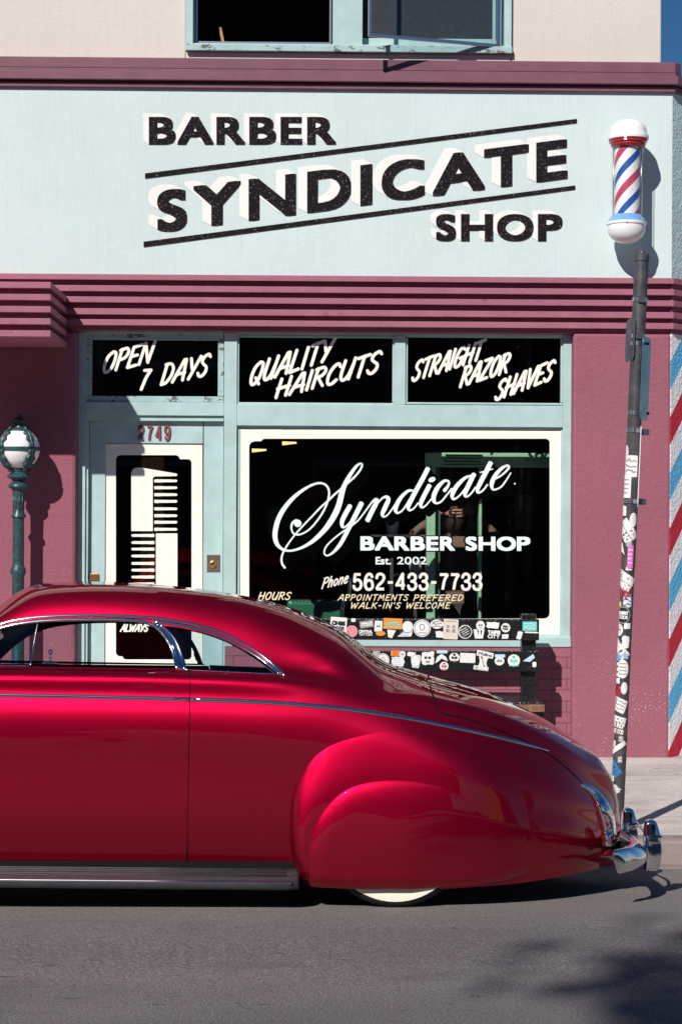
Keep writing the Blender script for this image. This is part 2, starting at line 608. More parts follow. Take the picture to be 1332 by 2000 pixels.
# ------------------------------------------------------------------ flat shapes: paint on a canvas, then a clean sheet of mesh
def clip_grid(Pg, F):
    """keep the part of a vertex grid where F > 0: vertices and polygons"""
    n, m = F.shape
    pv = Pg.reshape(-1, Pg.shape[-1])
    ins = F > 0
    hd = F[:, :-1] - F[:, 1:]
    th = np.where(np.abs(hd) > 1e-12, F[:, :-1] / np.where(np.abs(hd) > 1e-12, hd, 1), .5).clip(.001, .999)
    hv = Pg[:, :-1] + (Pg[:, 1:] - Pg[:, :-1]) * th[..., None]
    vd = F[:-1] - F[1:]
    tv = np.where(np.abs(vd) > 1e-12, F[:-1] / np.where(np.abs(vd) > 1e-12, vd, 1), .5).clip(.001, .999)
    vv = Pg[:-1] + (Pg[1:] - Pg[:-1]) * tv[..., None]
    allv = np.concatenate([pv, hv.reshape(-1, Pg.shape[-1]), vv.reshape(-1, Pg.shape[-1])])
    N = n * m
    H = n * (m - 1)
    code = ins[:-1, :-1] * 1 + ins[:-1, 1:] * 2 + ins[1:, 1:] * 4 + ins[1:, :-1] * 8
    faces = []
    for case in range(1, 16):
        ii, jj = np.nonzero(code == case)
        if not len(ii): continue
        cid = [ii * m + jj, ii * m + jj + 1, (ii + 1) * m + jj + 1, (ii + 1) * m + jj]
        eid = [N + ii * (m - 1) + jj, N + H + ii * m + jj + 1, N + (ii + 1) * (m - 1) + jj, N + H + ii * m + jj]
        cols = []
        for k in range(4):
            a, b = (case >> k) & 1, (case >> ((k + 1) % 4)) & 1
            if a: cols.append(cid[k])
            if a != b: cols.append(eid[k])
        faces += np.stack(cols, 1).tolist()
    if not faces: return np.zeros((0, 3)), []
    used = np.unique(np.concatenate([np.asarray(f) for f in faces]))
    remap = np.full(len(allv), -1)
    remap[used] = np.arange(len(used))
    rl = remap.tolist()
    return allv[used], [[rl[i] for i in f] for f in faces]


def crom(pts, n=8, closed=False):
    """Catmull-Rom through points of any dimension"""
    p = np.asarray(pts, float)
    if len(p) < 3: return p
    q = np.vstack([2 * p[0] - p[1], p, 2 * p[-1] - p[-2]]) if not closed else np.vstack([p[-1], p, p[0], p[1]])
    out = []
    for i in range(1, len(q) - 2):
        a, b, c, d = q[i - 1], q[i], q[i + 1], q[i + 2]
        for k in range(n):
            u = k / n
            out.append(.5 * ((2 * b) + (c - a) * u + (2 * a - 5 * b + 4 * c - d) * u * u + (3 * b - a - 3 * c + d) * u ** 3))
    if not closed: out.append(q[-2])
    return np.array(out)


class Canvas:
    def __init__(s, x0, y0, x1, y1, res=.35):
        s.x0, s.y0, s.res = x0, y0, res
        s.w = int((x1 - x0) / res) // 2 * 2 + 5
        s.h = int((y1 - y0) / res) // 2 * 2 + 5
        s.m = np.zeros((s.h, s.w), bool)

    def copy(s):
        c = Canvas.__new__(Canvas)
        c.x0, c.y0, c.res, c.w, c.h, c.m = s.x0, s.y0, s.res, s.w, s.h, s.m.copy()
        return c

    def polys(s, polys, val=True):
        """even-odd fill of closed polygons"""
        d = np.zeros((s.h, s.w + 1), np.int32)
        for pl in polys:
            q = np.asarray(pl, float)
            X, Y = (q[:, 0] - s.x0) / s.res, (q[:, 1] - s.y0) / s.res
            for i in range(len(q)):
                j = (i + 1) % len(q)
                xa, ya, xb, yb = X[i], Y[i], X[j], Y[j]
                if ya == yb: continue
                lo, hi = (ya, yb) if ya < yb else (yb, ya)
                r = np.arange(max(0, math.ceil(lo)), min(s.h - 1, math.ceil(hi) - 1) + 1)
                if not len(r): continue
                xc = xa + (r - ya) / (yb - ya) * (xb - xa)
                np.add.at(d, (r, np.clip(np.ceil(xc), 0, s.w).astype(int)), 1)
        f = (np.cumsum(d, 1)[:, :-1] & 1).astype(bool)
        if val: s.m |= f
        else: s.m &= ~f
        return s

    def seg(s, a, b, ra, rb, capa=True, capb=True):
        ax, ay, bx, by = (a[0] - s.x0) / s.res, (a[1] - s.y0) / s.res, (b[0] - s.x0) / s.res, (b[1] - s.y0) / s.res
        ra, rb = ra / s.res, rb / s.res
        rm = max(ra, rb) + 1
        i0, i1 = max(0, int(min(ay, by) - rm)), min(s.h, int(max(ay, by) + rm) + 2)
        j0, j1 = max(0, int(min(ax, bx) - rm)), min(s.w, int(max(ax, bx) + rm) + 2)
        if i1 <= i0 or j1 <= j0: return
        yy, xx = np.mgrid[i0:i1, j0:j1]
        L2 = (bx - ax) ** 2 + (by - ay) ** 2 + 1e-9
        t = ((xx - ax) * (bx - ax) + (yy - ay) * (by - ay)) / L2
        tc = t.clip(0, 1)
        dd = np.hypot(xx - ax - tc * (bx - ax), yy - ay - tc * (by - ay))
        k = dd <= ra + (rb - ra) * tc
        if not capa: k &= t >= 0
        if not capb: k &= t <= 1
        s.m[i0:i1, j0:j1] |= k

    def stroke(s, pts, w, smooth=False, butt=False, n=8):
        p = np.asarray(pts, float)
        if p.shape[1] == 2:
            p = np.hstack([p, np.full((len(p), 1), float(w))])
        if smooth: p = crom(p, n)
        for i in range(len(p) - 1):
            s.seg(p[i], p[i + 1], p[i][2] / 2, p[i + 1][2] / 2, not (butt and i == 0), not (butt and i == len(p) - 2))
        return s

    def disc(s, x, y, r):
        s.seg((x, y), (x + .01, y), r, r)
        return s

    def dilate(s, bx, by):
        """square dilation: keeps corners square"""
        for ax, b in ((1, bx), (0, by)):
            k = int(round(b / s.res))
            o = s.m.copy()
            for i in range(1, k + 1):
                if ax == 1:
                    o[:, i:] |= s.m[:, :-i]
                    o[:, :-i] |= s.m[:, i:]
                else:
                    o[i:] |= s.m[:-i]
                    o[:-i] |= s.m[i:]
            s.m = o
        return s

    def sweep(s, dx, dy):
        c = s.copy()
        k = int(max(abs(dx), abs(dy)) / s.res) + 1
        for i in range(1, k + 1):
            ox, oy = int(round(dx / s.res * i / k)), int(round(dy / s.res * i / k))
            sh = np.zeros_like(s.m)
            ys, yd = (slice(0, s.h - oy), slice(oy, s.h)) if oy >= 0 else (slice(-oy, s.h), slice(0, s.h + oy))
            xs, xd = (slice(0, s.w - ox), slice(ox, s.w)) if ox >= 0 else (slice(-ox, s.w), slice(0, s.w + ox))
            sh[yd, xd] = s.m[ys, xs]
            c.m |= sh
        return c

    def mesh2d(s):
        f = s.m.astype(float)
        p = np.pad(f, 1)
        a = sum(p[i:i + s.h, j:j + s.w] * ((1, 2, 1)[i] * (1, 2, 1)[j]) for i in range(3) for j in range(3)) / 16
        F = a[::2, ::2] - .5
        F[0, :] = F[-1, :] = F[:, 0] = F[:, -1] = -.5
        n, m = F.shape
        gy, gx = np.mgrid[0:n, 0:m]
        return clip_grid(np.stack([s.x0 + gx * 2 * s.res, s.y0 + gy * 2 * s.res], -1), F)

    def sheet(s, name, mat, yplane, parent=None, thick=0.0):
        v, f = s.mesh2d()
        w = Pn(v[:, 0], v[:, 1], yplane)
        o = link_mesh(name, w, f, mat, parent)
        if thick:
            md = o.modifiers.new('thick', 'SOLIDIFY')
            md.thickness = thick
            md.offset = 1
        return o


_tc = {}


def font_tris(ch):
    """triangles of one character of the built-in typeface"""
    if ch in _tc: return _tc[ch]
    cu = bpy.data.curves.new('letter', 'FONT')
    cu.body = ch
    cu.resolution_u = 6
    o = bpy.data.objects.new('letter', cu)
    COL.objects.link(o)
    bpy.context.view_layer.update()
    me = bpy.data.meshes.new_from_object(o.evaluated_get(bpy.context.evaluated_depsgraph_get()))
    me.calc_loop_triangles()
    vs = np.array([v.co[:2] for v in me.vertices]).reshape(-1, 2)
    tr = [vs[list(t.vertices)] for t in me.loop_triangles]
    bpy.data.objects.remove(o)
    bpy.data.meshes.remove(me)
    bpy.data.curves.remove(cu)
    lo, hi = (vs.min(0), vs.max(0)) if len(vs) else (np.zeros(2), np.zeros(2))
    _tc[ch] = (tr, lo, hi)
    return _tc[ch]


def put_letter(cv, ch, x0, x1, base, h, bx=0, by=0):
    """one letter fitted into x0..x1; base(x) and h(x) give baseline and cap height; stems thickened by bx, by"""
    tr, lo, hi = font_tris(ch)
    fl = (0.0, font_tris('H')[2][1]) if ch not in 'OSCGQ' else (lo[1], hi[1])
    c2 = Canvas(cv.x0, cv.y0, cv.x0 + 1, cv.y0 + 1, cv.res)
    c2.w, c2.h = cv.w, cv.h
    c2.m = np.zeros((cv.h, cv.w), bool)
    out = []
    for t in tr:
        u = (t[:, 0] - lo[0]) / (hi[0] - lo[0])
        w = (t[:, 1] - fl[0]) / (fl[1] - fl[0])
        x = x0 + bx + u * (x1 - x0 - 2 * bx)
        hh = h(x)
        y = base(x) - by - w * (hh - 2 * by)
        out.append(np.stack([x, y], 1))
    c2.polys(out)
    c2.dilate(bx, by)
    cv.m |= c2.m


def put_string(cv, text, x0, x1, ytop, ybase, b=0.0):
    """a line of the built-in typeface fitted into a box"""
    items, x = [], 0.0
    for ch in text:
        if ch == ' ':
            x += .32
            continue
        tr, lo, hi = font_tris(ch)
        items.append((tr, x - lo[0]))
        x += hi[0] - lo[0] + .07
    x -= .07
    caph = font_tris('H')[2][1]
    sx, sy = (x1 - x0) / max(x, .01), (ybase - ytop) / caph
    pl = []
    for tr, off in items:
        for t in tr:
            pl.append(np.stack([x0 + (t[:, 0] + off) * sx, ybase - t[:, 1] * sy], 1))
    cv.polys(pl)
    if b: cv.dilate(b, b)
    return cv


def _s(*p): return ('s', list(p))


def _l(*p): return ('l', list(p))


GL = {
 'A': (.70, [_l((0, 0), (.40, 1)), _l((.40, 1), (.52, 1), (.66, 0)), _l((.13, .34), (.66, .36))]),
 'B': (.62, [_l((.06, 0), (.06, 1)), _s((.06, 1), (.42, .96), (.5, .76), (.36, .56), (.08, .52)), _s((.08, .52), (.46, .48), (.58, .26), (.42, .03), (.06, 0))]),
 'C': (.60, [_s((.58, .80), (.44, .98), (.20, .88), (.04, .48), (.12, .08), (.34, 0), (.56, .16))]),
 'D': (.66, [_l((.08, 0), (.08, 1)), _s((0, .98), (.34, .97), (.58, .72), (.58, .36), (.36, .06), (.08, 0))]),
 'E': (.56, [_l((.56, 1), (.08, .97), (.04, 0), (.54, .03)), _l((.06, .52), (.44, .53))]),
 'F': (.56, [_l((.56, 1), (.08, .97), (.04, 0)), _l((.06, .52), (.44, .53))]),
 'G': (.64, [_s((.58, .84), (.42, .99), (.18, .86), (.04, .46), (.12, .08), (.34, 0), (.54, .14), (.60, .44)), _l((.34, .44), (.64, .46))]),
 'H': (.66, [_l((.06, 0), (.08, 1)), _l((.58, 0), (.60, 1)), _l((0, .48), (.64, .52))]),
 'I': (.22, [_l((.1, 0), (.1, 1))]),
 'K': (.62, [_l((.06, 0), (.06, 1)), _l((.56, 1), (.08, .44)), _l((.22, .58), (.60, 0))]),
 'L': (.54, [_l((.08, 1), (.04, 0), (.54, .04))]),
 'M': (.80, [_l((.02, 0), (.14, 1), (.38, .36), (.64, 1), (.74, 0))]),
 'N': (.68, [_l((.04, 0), (.08, 1)), _l((.08, 1), (.56, 0)), _l((.56, 0), (.64, 1))]),
 'O': (.66, [_s((.36, 1), (.12, .82), (.04, .44), (.14, .08), (.32, 0), (.52, .16), (.60, .54), (.54, .90), (.36, 1))]),
 'P': (.58, [_l((.06, 0), (.08, 1)), _s((0, .96), (.38, .99), (.54, .78), (.42, .54), (.08, .46))]),
 'Q': (.68, [_s((.36, 1), (.12, .82), (.04, .44), (.14, .08), (.32, 0), (.52, .16), (.60, .54), (.54, .90), (.36, 1)), _l((.34, .28), (.64, -.06))]),
 'R': (.62, [_l((.06, 0), (.08, 1)), _s((0, .96), (.38, .99), (.54, .80), (.42, .58), (.08, .50)), _l((.22, .50), (.60, .02))]),
 'S': (.56, [_s((.54, .86), (.40, .99), (.16, .92), (.08, .72), (.26, .54), (.46, .40), (.50, .18), (.34, .01), (.14, .03), (.02, .18))]),
 'T': (.60, [_l((.30, 0), (.32, 1)), _l((0, .96), (.62, 1))]),
 'U': (.64, [_s((.06, 1), (.04, .34), (.14, .05), (.32, .02), (.48, .22), (.56, .60)), _l((.60, 1), (.54, 0))]),
 'V': (.62, [_l((0, 1), (.28, 0)), _l((.28, 0), (.62, 1))]),
 'W': (.90, [_l((0, 1), (.18, 0), (.44, .8), (.62, 0), (.88, 1))]),
 'X': (.62, [_l((0, 0), (.60, 1)), _l((.06, 1), (.56, 0))]),
 'Y': (.60, [_l((0, 1), (.26, .46)), _l((.62, 1), (.20, 0))]),
 'Z': (.60, [_l((.04, .98), (.58, 1), (.0, 0), (.58, .03))]),
 "'": (.16, [_l((.1, 1), (.06, .76))]),
 '-': (.44, [_l((.06, .46), (.38, .46))]),
 '.': (.16, [_l((.08, .04), (.09, .04))]),
 '&': (.6, [_s((.5, .1), (.2, .8), (.35, 1), (.45, .8), (.1, .3), (.2, 0), (.55, .35))]),
 'h': (.50, [_l((.06, 0), (.10, 1)), _s((.07, .40), (.26, .62), (.40, .54), (.40, 0))]),
 'o': (.48, [_s((.24, .64), (.06, .48), (.06, .16), (.22, 0), (.40, .18), (.40, .48), (.24, .64))]),
 'n': (.50, [_l((.06, 0), (.08, .64)), _s((.07, .40), (.26, .64), (.40, .54), (.40, 0))]),
 'e': (.46, [_s((.06, .30), (.36, .40), (.34, .60), (.18, .64), (.05, .40), (.10, .06), (.26, 0), (.42, .12))]),
 '0': (.62, [_s((.31, 1), (.10, .80), (.06, .5), (.10, .2), (.31, 0), (.52, .2), (.56, .5), (.52, .80), (.31, 1))]),
 '1': (.4, [_l((.08, .80), (.26, 1), (.26, 0))]),
 '2': (.60, [_s((.07, .72), (.14, .94), (.32, 1), (.50, .90), (.53, .70), (.40, .48), (.18, .26), (.07, .05)), _l((.05, .04), (.55, .04))]),
 '3': (.60, [_s((.07, .76), (.16, .95), (.32, 1), (.48, .90), (.50, .70), (.40, .57), (.24, .53)), _s((.24, .53), (.42, .49), (.54, .32), (.48, .08), (.30, 0), (.12, .06), (.05, .26))]),
 '4': (.62, [_l((.44, 0), (.44, 1), (.05, .28), (.58, .28))]),
 '5': (.60, [_l((.50, .97), (.15, .97), (.10, .50)), _s((.10, .50), (.22, .62), (.40, .60), (.53, .42), (.51, .16), (.34, 0), (.14, .05), (.05, .24))]),
 '6': (.60, [_s((.52, .80), (.40, .98), (.22, .95), (.09, .70), (.06, .36), (.14, .08), (.30, 0), (.48, .08), (.54, .30), (.46, .54), (.28, .60), (.12, .48), (.07, .30))]),
 '7': (.58, [_l((.04, .96), (.55, .96)), _s((.55, .96), (.34, .58), (.22, 0))]),
 '8': (.60, [_s((.3, 1), (.12, .88), (.14, .62), (.3, .54), (.46, .42), (.53, .22), (.4, .02), (.2, .02), (.07, .22), (.14, .42), (.3, .54), (.46, .64), (.48, .88), (.3, 1))]),
 '9': (.60, [_s((.08, .20), (.20, .02), (.38, .05), (.51, .30), (.54, .64), (.46, .92), (.30, 1), (.12, .92), (.06, .70), (.14, .46), (.32, .40), (.48, .52), (.53, .70))]),
}


def brush(cv, text, x0, y0, x1, y1, cap, w, slant=.28, butt=False, cap1=None, jitter=.0, spc=.12):
    """hand lettering: baseline from (x0,y0) to (x1,y1), strokes of width w"""
    adv = []
    x = 0.0
    for ch in text:
        if ch == ' ':
            x += .45
            continue
        adv.append((ch, x))
        x += GL[ch][0] + spc
    x -= spc
    cap1 = cap1 or cap
    wd = x1 - x0
    for ch, xa in adv:
        jy = random.uniform(-jitter, jitter)
        for kind, pts in GL[ch][1]:
            q = []
            for (u, v) in pts:
                s = (xa + u) / x
                c = cap + (cap1 - cap) * s
                q.append((x0 + s * wd + v * c * slant, y0 + (y1 - y0) * s - v * c + jy * c))
            cv.stroke(q, w, kind == 's', butt)
    return cv

# ================================================================== THE GROUND
def extrude_profile(name, prof, x0, x1, mat, nx=2, smooth=False, **kw):
    vs, fs = [], []
    xs = np.linspace(x0, x1, nx)
    for x in xs:
        for (y, z) in prof: vs.append((x, y, z))
    k = len(prof)
    for i in range(nx - 1):
        for j in range(k - 1):
            fs.append((i * k + j, i * k + j + 1, (i + 1) * k + j + 1, (i + 1) * k + j))
    o = link_mesh(name, vs, fs, mat, None, smooth)
    return tag(o, kind='structure', **kw)


M['asphalt'] = asphalt_mat()
M['concrete'] = concrete_mat('pale_worn_concrete', (.68, .62, .585), 1.52, -.43)
M['kerb'] = concrete_mat('stained_kerb_concrete', (.36, .29, .28), joints=False)
M['dirt'] = plain('distant_ground', (.22, .20, .18), .95, nscale=2, var=.2)
ROAD = [(-3.13, -.172), (-3.6, -.130), (-4.2, -.076), (-4.72, -.034), (-4.9, -.023), (-5.5, -.006), (-6.5, .0), (-8, .0), (-10, 0), (-12, -.03), (-14, -.09), (-15.2, -.172)]


def road_z(y):
    q = sorted(ROAD)
    return float(np.interp(y, [a for a, b in q], [b for a, b in q]))


extrude_profile('road', ROAD, -60, 60, M['asphalt'], 2, True)
extrude_profile('sidewalk', [(.6, .012), (0.0, 0.0), (-2.86, -.048)], -60, 60, M['concrete'])
extrude_profile('kerb', [(-2.86, -.046), (-2.98, -.048), (-3.0, -.054), (-3.008, -.066), (-3.02, -.19)], -60, 60, M['kerb'], 2)
extrude_profile('gutter', [(-3.0, -.168), (-3.13, -.169), (-3.16, -.185)], -60, 60, M['kerb'])
extrude_profile('far_kerb', [(-15.1, -.2), (-15.2, -.05), (-15.35, -.045)], -60, 60, M['kerb'])
extrude_profile('far_sidewalk', [(-15.35, -.047), (-18.6, .0)], -60, 60, M['concrete'])
vs = [(-500, -500, -.3), (500, -500, -.3), (500, 500, -.3), (-500, 500, -.3)]
tag(link_mesh('ground', vs, [(0, 1, 2, 3)], M['dirt']), kind='structure')

# ================================================================== THE SHOP BUILDING
shop = empty('barber_shop_building', (0, 0, 0), 'two storey barber shop with mint sign band, plum louvers and teal storefront', 'building')
XL = -8.0
xc = P(1310, 700, 0).x            # where the front turns into the chamfered corner
CH = 1.25


def Z(py, y=0.0, px=700): return P(px, py, y).z


def X(px, y=0.0, py=800): return P(px, py, y).x


def wrap_prism(mb, z0, z1, proj, x0=XL, length=CH, back=.0, mi=0):
    """a moulding along the front and round the chamfered corner"""
    t = math.tan(R(22.5))
    c, s = .70711, .70711
    o1, o2, o3 = (x0, -proj), (xc + proj * t, -proj), (xc + length * c + proj * s, length * s - proj * c)
    i1, i2, i3 = (x0, back), (xc - back * t, back), (xc + length * c - back * s, length * s + back * c)
    pl = [o1, o2, o3, i3, i2, i1]
    vs = [(x, y, z) for z in (z0, z1) for x, y in pl]
    fs = [[5, 4, 1, 0], [4, 3, 2, 1], [6, 7, 10, 11], [7, 8, 9, 10]]
    fs += [[i, (i + 1) % 6, 6 + (i + 1) % 6, 6 + i] for i in range(6)]
    mb.add(vs, fs, mi)


def wrap_panel(name, z0, z1, mat_front, mat_ch, x0, length=CH, y=0.0, x1=None):
    """front wall sheet with thickness, and its chamfer as a second part"""
    a = MB()
    a.prism([(x0, z0), (x1 if x1 is not None else xc, z0), (x1 if x1 is not None else xc, z1), (x0, z1)], y, y + .2)
    o = a.build(name, mat_front, shop)
    if mat_ch:
        b = MB()
        L = length * .70711
        b.add([(xc, 0, z0), (xc + L, L, z0), (xc + L, L, z1), (xc, 0, z1), (xc - .08, .2, z0), (xc + L - .14, L + .14, z0), (xc + L - .14, L + .14, z1), (xc - .08, .2, z1)],
              [(0, 1, 2, 3), (7, 6, 5, 4), (3, 2, 6, 7), (4, 5, 1, 0), (1, 5, 6, 2), (0, 3, 7, 4)])
        b.build('corner_wall', mat_ch, shop)
    return o


z_band0, z_band1 = Z(541), Z(172)
z_fr0 = Z(648)
YF, YD, YG = .085, .145, .114
xl, xr = X(150), X(1119)
z_sill = Z(1262, .09)
# sign band, frieze wall, piers
wrap_panel('sign_band', z_band0, z_band1, M['mint'], M['mint_rough'], XL)
wrap_panel('frieze_wall', z_fr0, z_band0, M['frieze_wall'], M['frieze_wall'], XL, y=.016)
k0 = P(1313, 752, 0.0)
STRIPE_OFF = .25 - ((k0.z - 1.75 * k0.x) / .752)
M['stripes'] = stripe_wall_mat()
mb = MB()
L = CH * .70711
mb.add([(xc, 0, -.05), (xc + L, L, -.05), (xc + L, L, z_fr0), (xc, 0, z_fr0), (xc - .08, .2, -.05), (xc + L - .14, L + .14, -.05), (xc + L - .14, L + .14, z_fr0), (xc - .08, .2, z_fr0)],
       [(0, 1, 2, 3), (7, 6, 5, 4), (3, 2, 6, 7), (4, 5, 1, 0), (1, 5, 6, 2), (0, 3, 7, 4)])
tag(mb.build('corner_wall', M['stripes'], shop), 'chamfered corner wall painted with red, white and blue diagonal stripes')
mb = MB()
mb.box(xr, xc, 0, .25, -.05, z_fr0)
mb.build('pier', M['pink'], shop, bevel=.02)
mb = MB()
mb.box(XL, xl, 0, .25, -.05, z_fr0)
mb.build('pier', M['pink'], shop, bevel=.025)
mb = MB()
mb.box(X(441), xr, .06, .25, -.05, z_sill - .002)
mb.build('brick_apron', M['brick'], shop)
# upper wall with its window opening
zt = Z(-420)
wx0, wx1, wz0 = X(364, .05, 60), X(998, .05, 60), Z(103, .05)
z_b0 = Z(121, .05)
xu = P(1291, 60, .05).x
mb = MB()
mb.box(XL, wx0, .05, .3, z_b0 - .05, zt)
mb.box(wx1, xu, .05, .3, z_b0 - .05, zt)
mb.box(wx0, wx1, .05, .3, z_b0 - .05, wz0)
mb.build('upper_wall', M['beige'], shop, bevel=.012)
# rest of the shell: side wall, roof, back, so that no light leaks in
mb = MB()
mb.box(xu - .25, xu, .3, 9, z_b0 - .3, zt)
mb.box(xc + L - .2, xc + L, L, 9, -.05, z_band1)
mb.box(XL - .2, XL, 0, 9, -.05, zt)
mb.box(XL, xc + L, 9, 9.2, -.05, zt)
mb.build('side_wall', M['beige'], shop)
mb = MB()
mb.box(XL, xu, .3, 9, zt - .2, zt - .05)
mb.box(XL, xc + L - .3, .5, 9, z_band1 - .25, z_band1 - .12)
mb.build('roof', M['dark'], shop)
# cornice
for nm, (pa, pb, pr, ln) in dict(a=(118, 139, .030, .055), b=(139.6, 146, .036, .055), c=(146.5, 163, .060, .13), d=(166, 176, .026, CH)).items():
    mb = MB()
    wrap_prism(mb, Z(pb, 0, 700), Z(pa, 0, 700), pr, length=ln, back=.06)
    mb.build('cornice_board', M['trim'], shop, bevel=.004)
mb = MB()
wrap_prism(mb, Z(166.2), Z(119), .008, length=.05, back=.055)
mb.build('cornice_backing', M['trim'], shop)
# louver frieze
slat_px = [(538.5, 549.8), (560.5, 572.3), (582.5, 594), (605.5, 617.5), (626.8, 638.4)]
slats = [(Z(b, -.03), Z(a, -.03)) for a, b in slat_px]
xcan = P(100, 600, -.83).x
for i, (z0, z1) in enumerate(slats):
    mb = MB()
    wrap_prism(mb, z0, z1, .026, x0=XL, back=-.002)
    mb.build('frieze_slat', M['frieze'], shop, bevel=.003)
# canopy at the left end
pitch = (slats[0][0] - slats[4][0]) / 4
hs = slats[2][1] - slats[2][0]
mb = MB()
zc0 = slats[4][0] - 2 * pitch
mb.box(XL, xcan - .045, -.83 + .045, -.034, zc0 + .012, slats[2][1] - .012)
can = mb.build('canopy', M['frieze_wall'], shop)
for i in range(5):
    zz = slats[2][0] - i * pitch
    mb = MB()
    mb.box(XL, xcan, -.83, -.034, zz, zz + hs)
    mb.build('canopy_slat', M['frieze'], can, bevel=.003)

# ------------------------------------------------------------------ storefront joinery
def pbox(mb, x0, x1, y0, y1, yf, yb, mi=0):
    """box whose front face covers a photo rectangle on the plane yf"""
    mb.box(P(x0, (y0 + y1) / 2, yf).x, P(x1, (y0 + y1) / 2, yf).x, yf, yb, P((x0 + x1) / 2, y1, yf).z, P((x0 + x1) / 2, y0, yf).z, mi)


front = MB()
front.box(xl + .001, X(168, YF), YF, .24, -.02, z_fr0 - .002)                  # left jamb
front.box(X(1099, YF), xr - .001, YF, .24, z_sill, z_fr0 - .002)          # right jamb
front.box(X(438, YF), X(463, YF), YF, .24, -.02, z_fr0 - .002)          # mullion by the door
pbox(front, 168.2, 437.8, 785.5, 811.5, YF, .24)                       # transom bar over the door
pbox(front, 463.2, 1098.8, 790.5, 833, YF, .24)                       # transom bar over the window
pbox(front, 168.2, 437.8, 646, 652, YF + .002, .24)
pbox(front, 463.2, 1098.8, 646, 655, YF + .002, .24)
pbox(front, 770.5, 792, 655.2, 790.3, YF + .001, .24)                     # mullion between the two transom windows
frame = front.build('storefront_frame', M['teal'], shop, bevel=.003)
mb = MB()
pbox(mb, 160, 172, 812, 1490, YF + .018, .2)
mb.build('door_jamb', M['teal'], frame, bevel=.002)
mb = MB()
pbox(mb, 170, 437, 812, 822, YF + .02, .2)
mb.build('door_jamb', M['teal'], frame, bevel=.002)
mb = MB()
mb.box(X(455), xr, YF - .035, .2, z_sill, Z(1243, YF - .035, 800))
sill = mb.build('window_sill', M['teal'], frame, bevel=.006)


def ring(mb, x0, x1, y0, y1, t, yf, yb):
    pbox(mb, x0, x1, y0, y0 + t, yf, yb)
    pbox(mb, x0, x1, y1 - t, y1, yf, yb)
    pbox(mb, x0, x0 + t, y0 + t + .05, y1 - t - .05, yf, yb)
    pbox(mb, x1 - t, x1, y0 + t + .05, y1 - t - .05, yf, yb)


def pane(name, x0, x1, y0, y1, y, parent, mat=None):
    a, b = P(x0, (y0 + y1) / 2, y), P(x1, (y0 + y1) / 2, y)
    za, zb = P((x0 + x1) / 2, y1, y).z, P((x0 + x1) / 2, y0, y).z
    return link_mesh(name, [(a.x, y, za), (b.x, y, za), (b.x, y, zb), (a.x, y, zb)], [(0, 1, 2, 3)], mat or M['glass'], parent)


def transom(x0, x1, y0, y1, t, label, lines, mat, yoff=0.0):
    f = MB()
    ring(f, x0, x1, y0, y1, t, YF + .014, YF + .06)
    w = f.build('transom_window', mat, shop, bevel=.002)
    tag(w, label)
    pane('pane', x0 + t - 1, x1 - t + 1, y0 + t - 1, y1 - t + 1, YG + .004, w)
    xs = [l[1] for l in lines] + [l[3] for l in lines]
    cv = Canvas(x0, y0 - 5, x1, y1 + 5, .3)
    for l in lines:
        brush(cv, *l[:5], l[5], l[6], .30, cap1=l[7], jitter=.02, spc=.13)
    tag(cv.sheet('lettering', M['ivory'], YG, w), 'ivory brush lettering reading ' + ' '.join(l[0] for l in lines))
    return w


transom(168.5, 437.5, 652.3, 785.2, 11.5, 'transom window above the door lettered OPEN 7 DAYS',
        [('OPEN', 199, 729.5, 293, 707.5, 39, 5.9, 42), ('7', 271, 761, 285, 760, 39, 6.0, 39), ('DAYS', 313, 752, 401, 734, 40, 5.9, 43)], M['teal_worn'])
transom(463.5, 770.2, 655.3, 790.2, 3.8, 'transom window lettered QUALITY HAIRCUTS',
        [('QUALITY', 485, 754, 642, 703, 43, 6.2, 43), ('HAIRCUTS', 537, 777, 735, 727, 36, 6.2, 42)], M['teal'])
transom(792.3, 1098.6, 655.3, 790.2, 3.8, 'transom window lettered STRAIGHT RAZOR SHAVES',
        [('STRAIGHT', 803, 746, 936, 702, 40, 5.6, 38), ('RAZOR', 897, 756, 988, 727, 39, 5.8, 39), ('SHAVES', 965, 783, 1074, 741, 39, 5.8, 39)], M['teal'])

# display window ---------------------------------------------------------------
f = MB()
ring(f, 463.4, 1098.6, 833.2, 1243, 5.0, YF + .022, YF + .06)
win = f.build('display_window', M['teal'], shop, bevel=.002)
tag(win, 'display window with a cream border lettered for the barber shop')
pane('pane', 466, 1096, 836, 1241, YG + .004, win)


def rrect(x0, y0, x1, y1, r, n=8):
    pts = []
    for cx, cy, a0 in ((x1 - r, y0 + r, -90), (x1 - r, y1 - r, 0), (x0 + r, y1 - r, 90), (x0 + r, y0 + r, 180)):
        for k in range(n + 1):
            a = R(a0 + 90 * k / n)
            pts.append((cx + r * math.cos(a), cy + r * math.sin(a)))
    return pts


cv = Canvas(464, 834, 1100, 1246, .35)
cv.polys([[(469, 838.5), (1094, 841.5), (1094, 1241), (469, 1238)]])
inn = Canvas(464, 834, 1100, 1246, .35)
inn.polys([rrect(487, 862, 1073, 1208, 11)])
inn2 = Canvas(464, 834, 1100, 1246, .35)
inn2.polys([rrect(510, 857, 1073, 1150, 8)])
cv.m &= ~(inn.m | inn2.m)
tag(cv.sheet('painted_border', M['cream'], YG, win), 'wide cream painted border with rounded inner corners')


def zs(zoomfac, ox, oy, pts):
    return [(ox + a / zoomfac, oy + b / zoomfac, w / zoomfac) for a, b, w in pts]


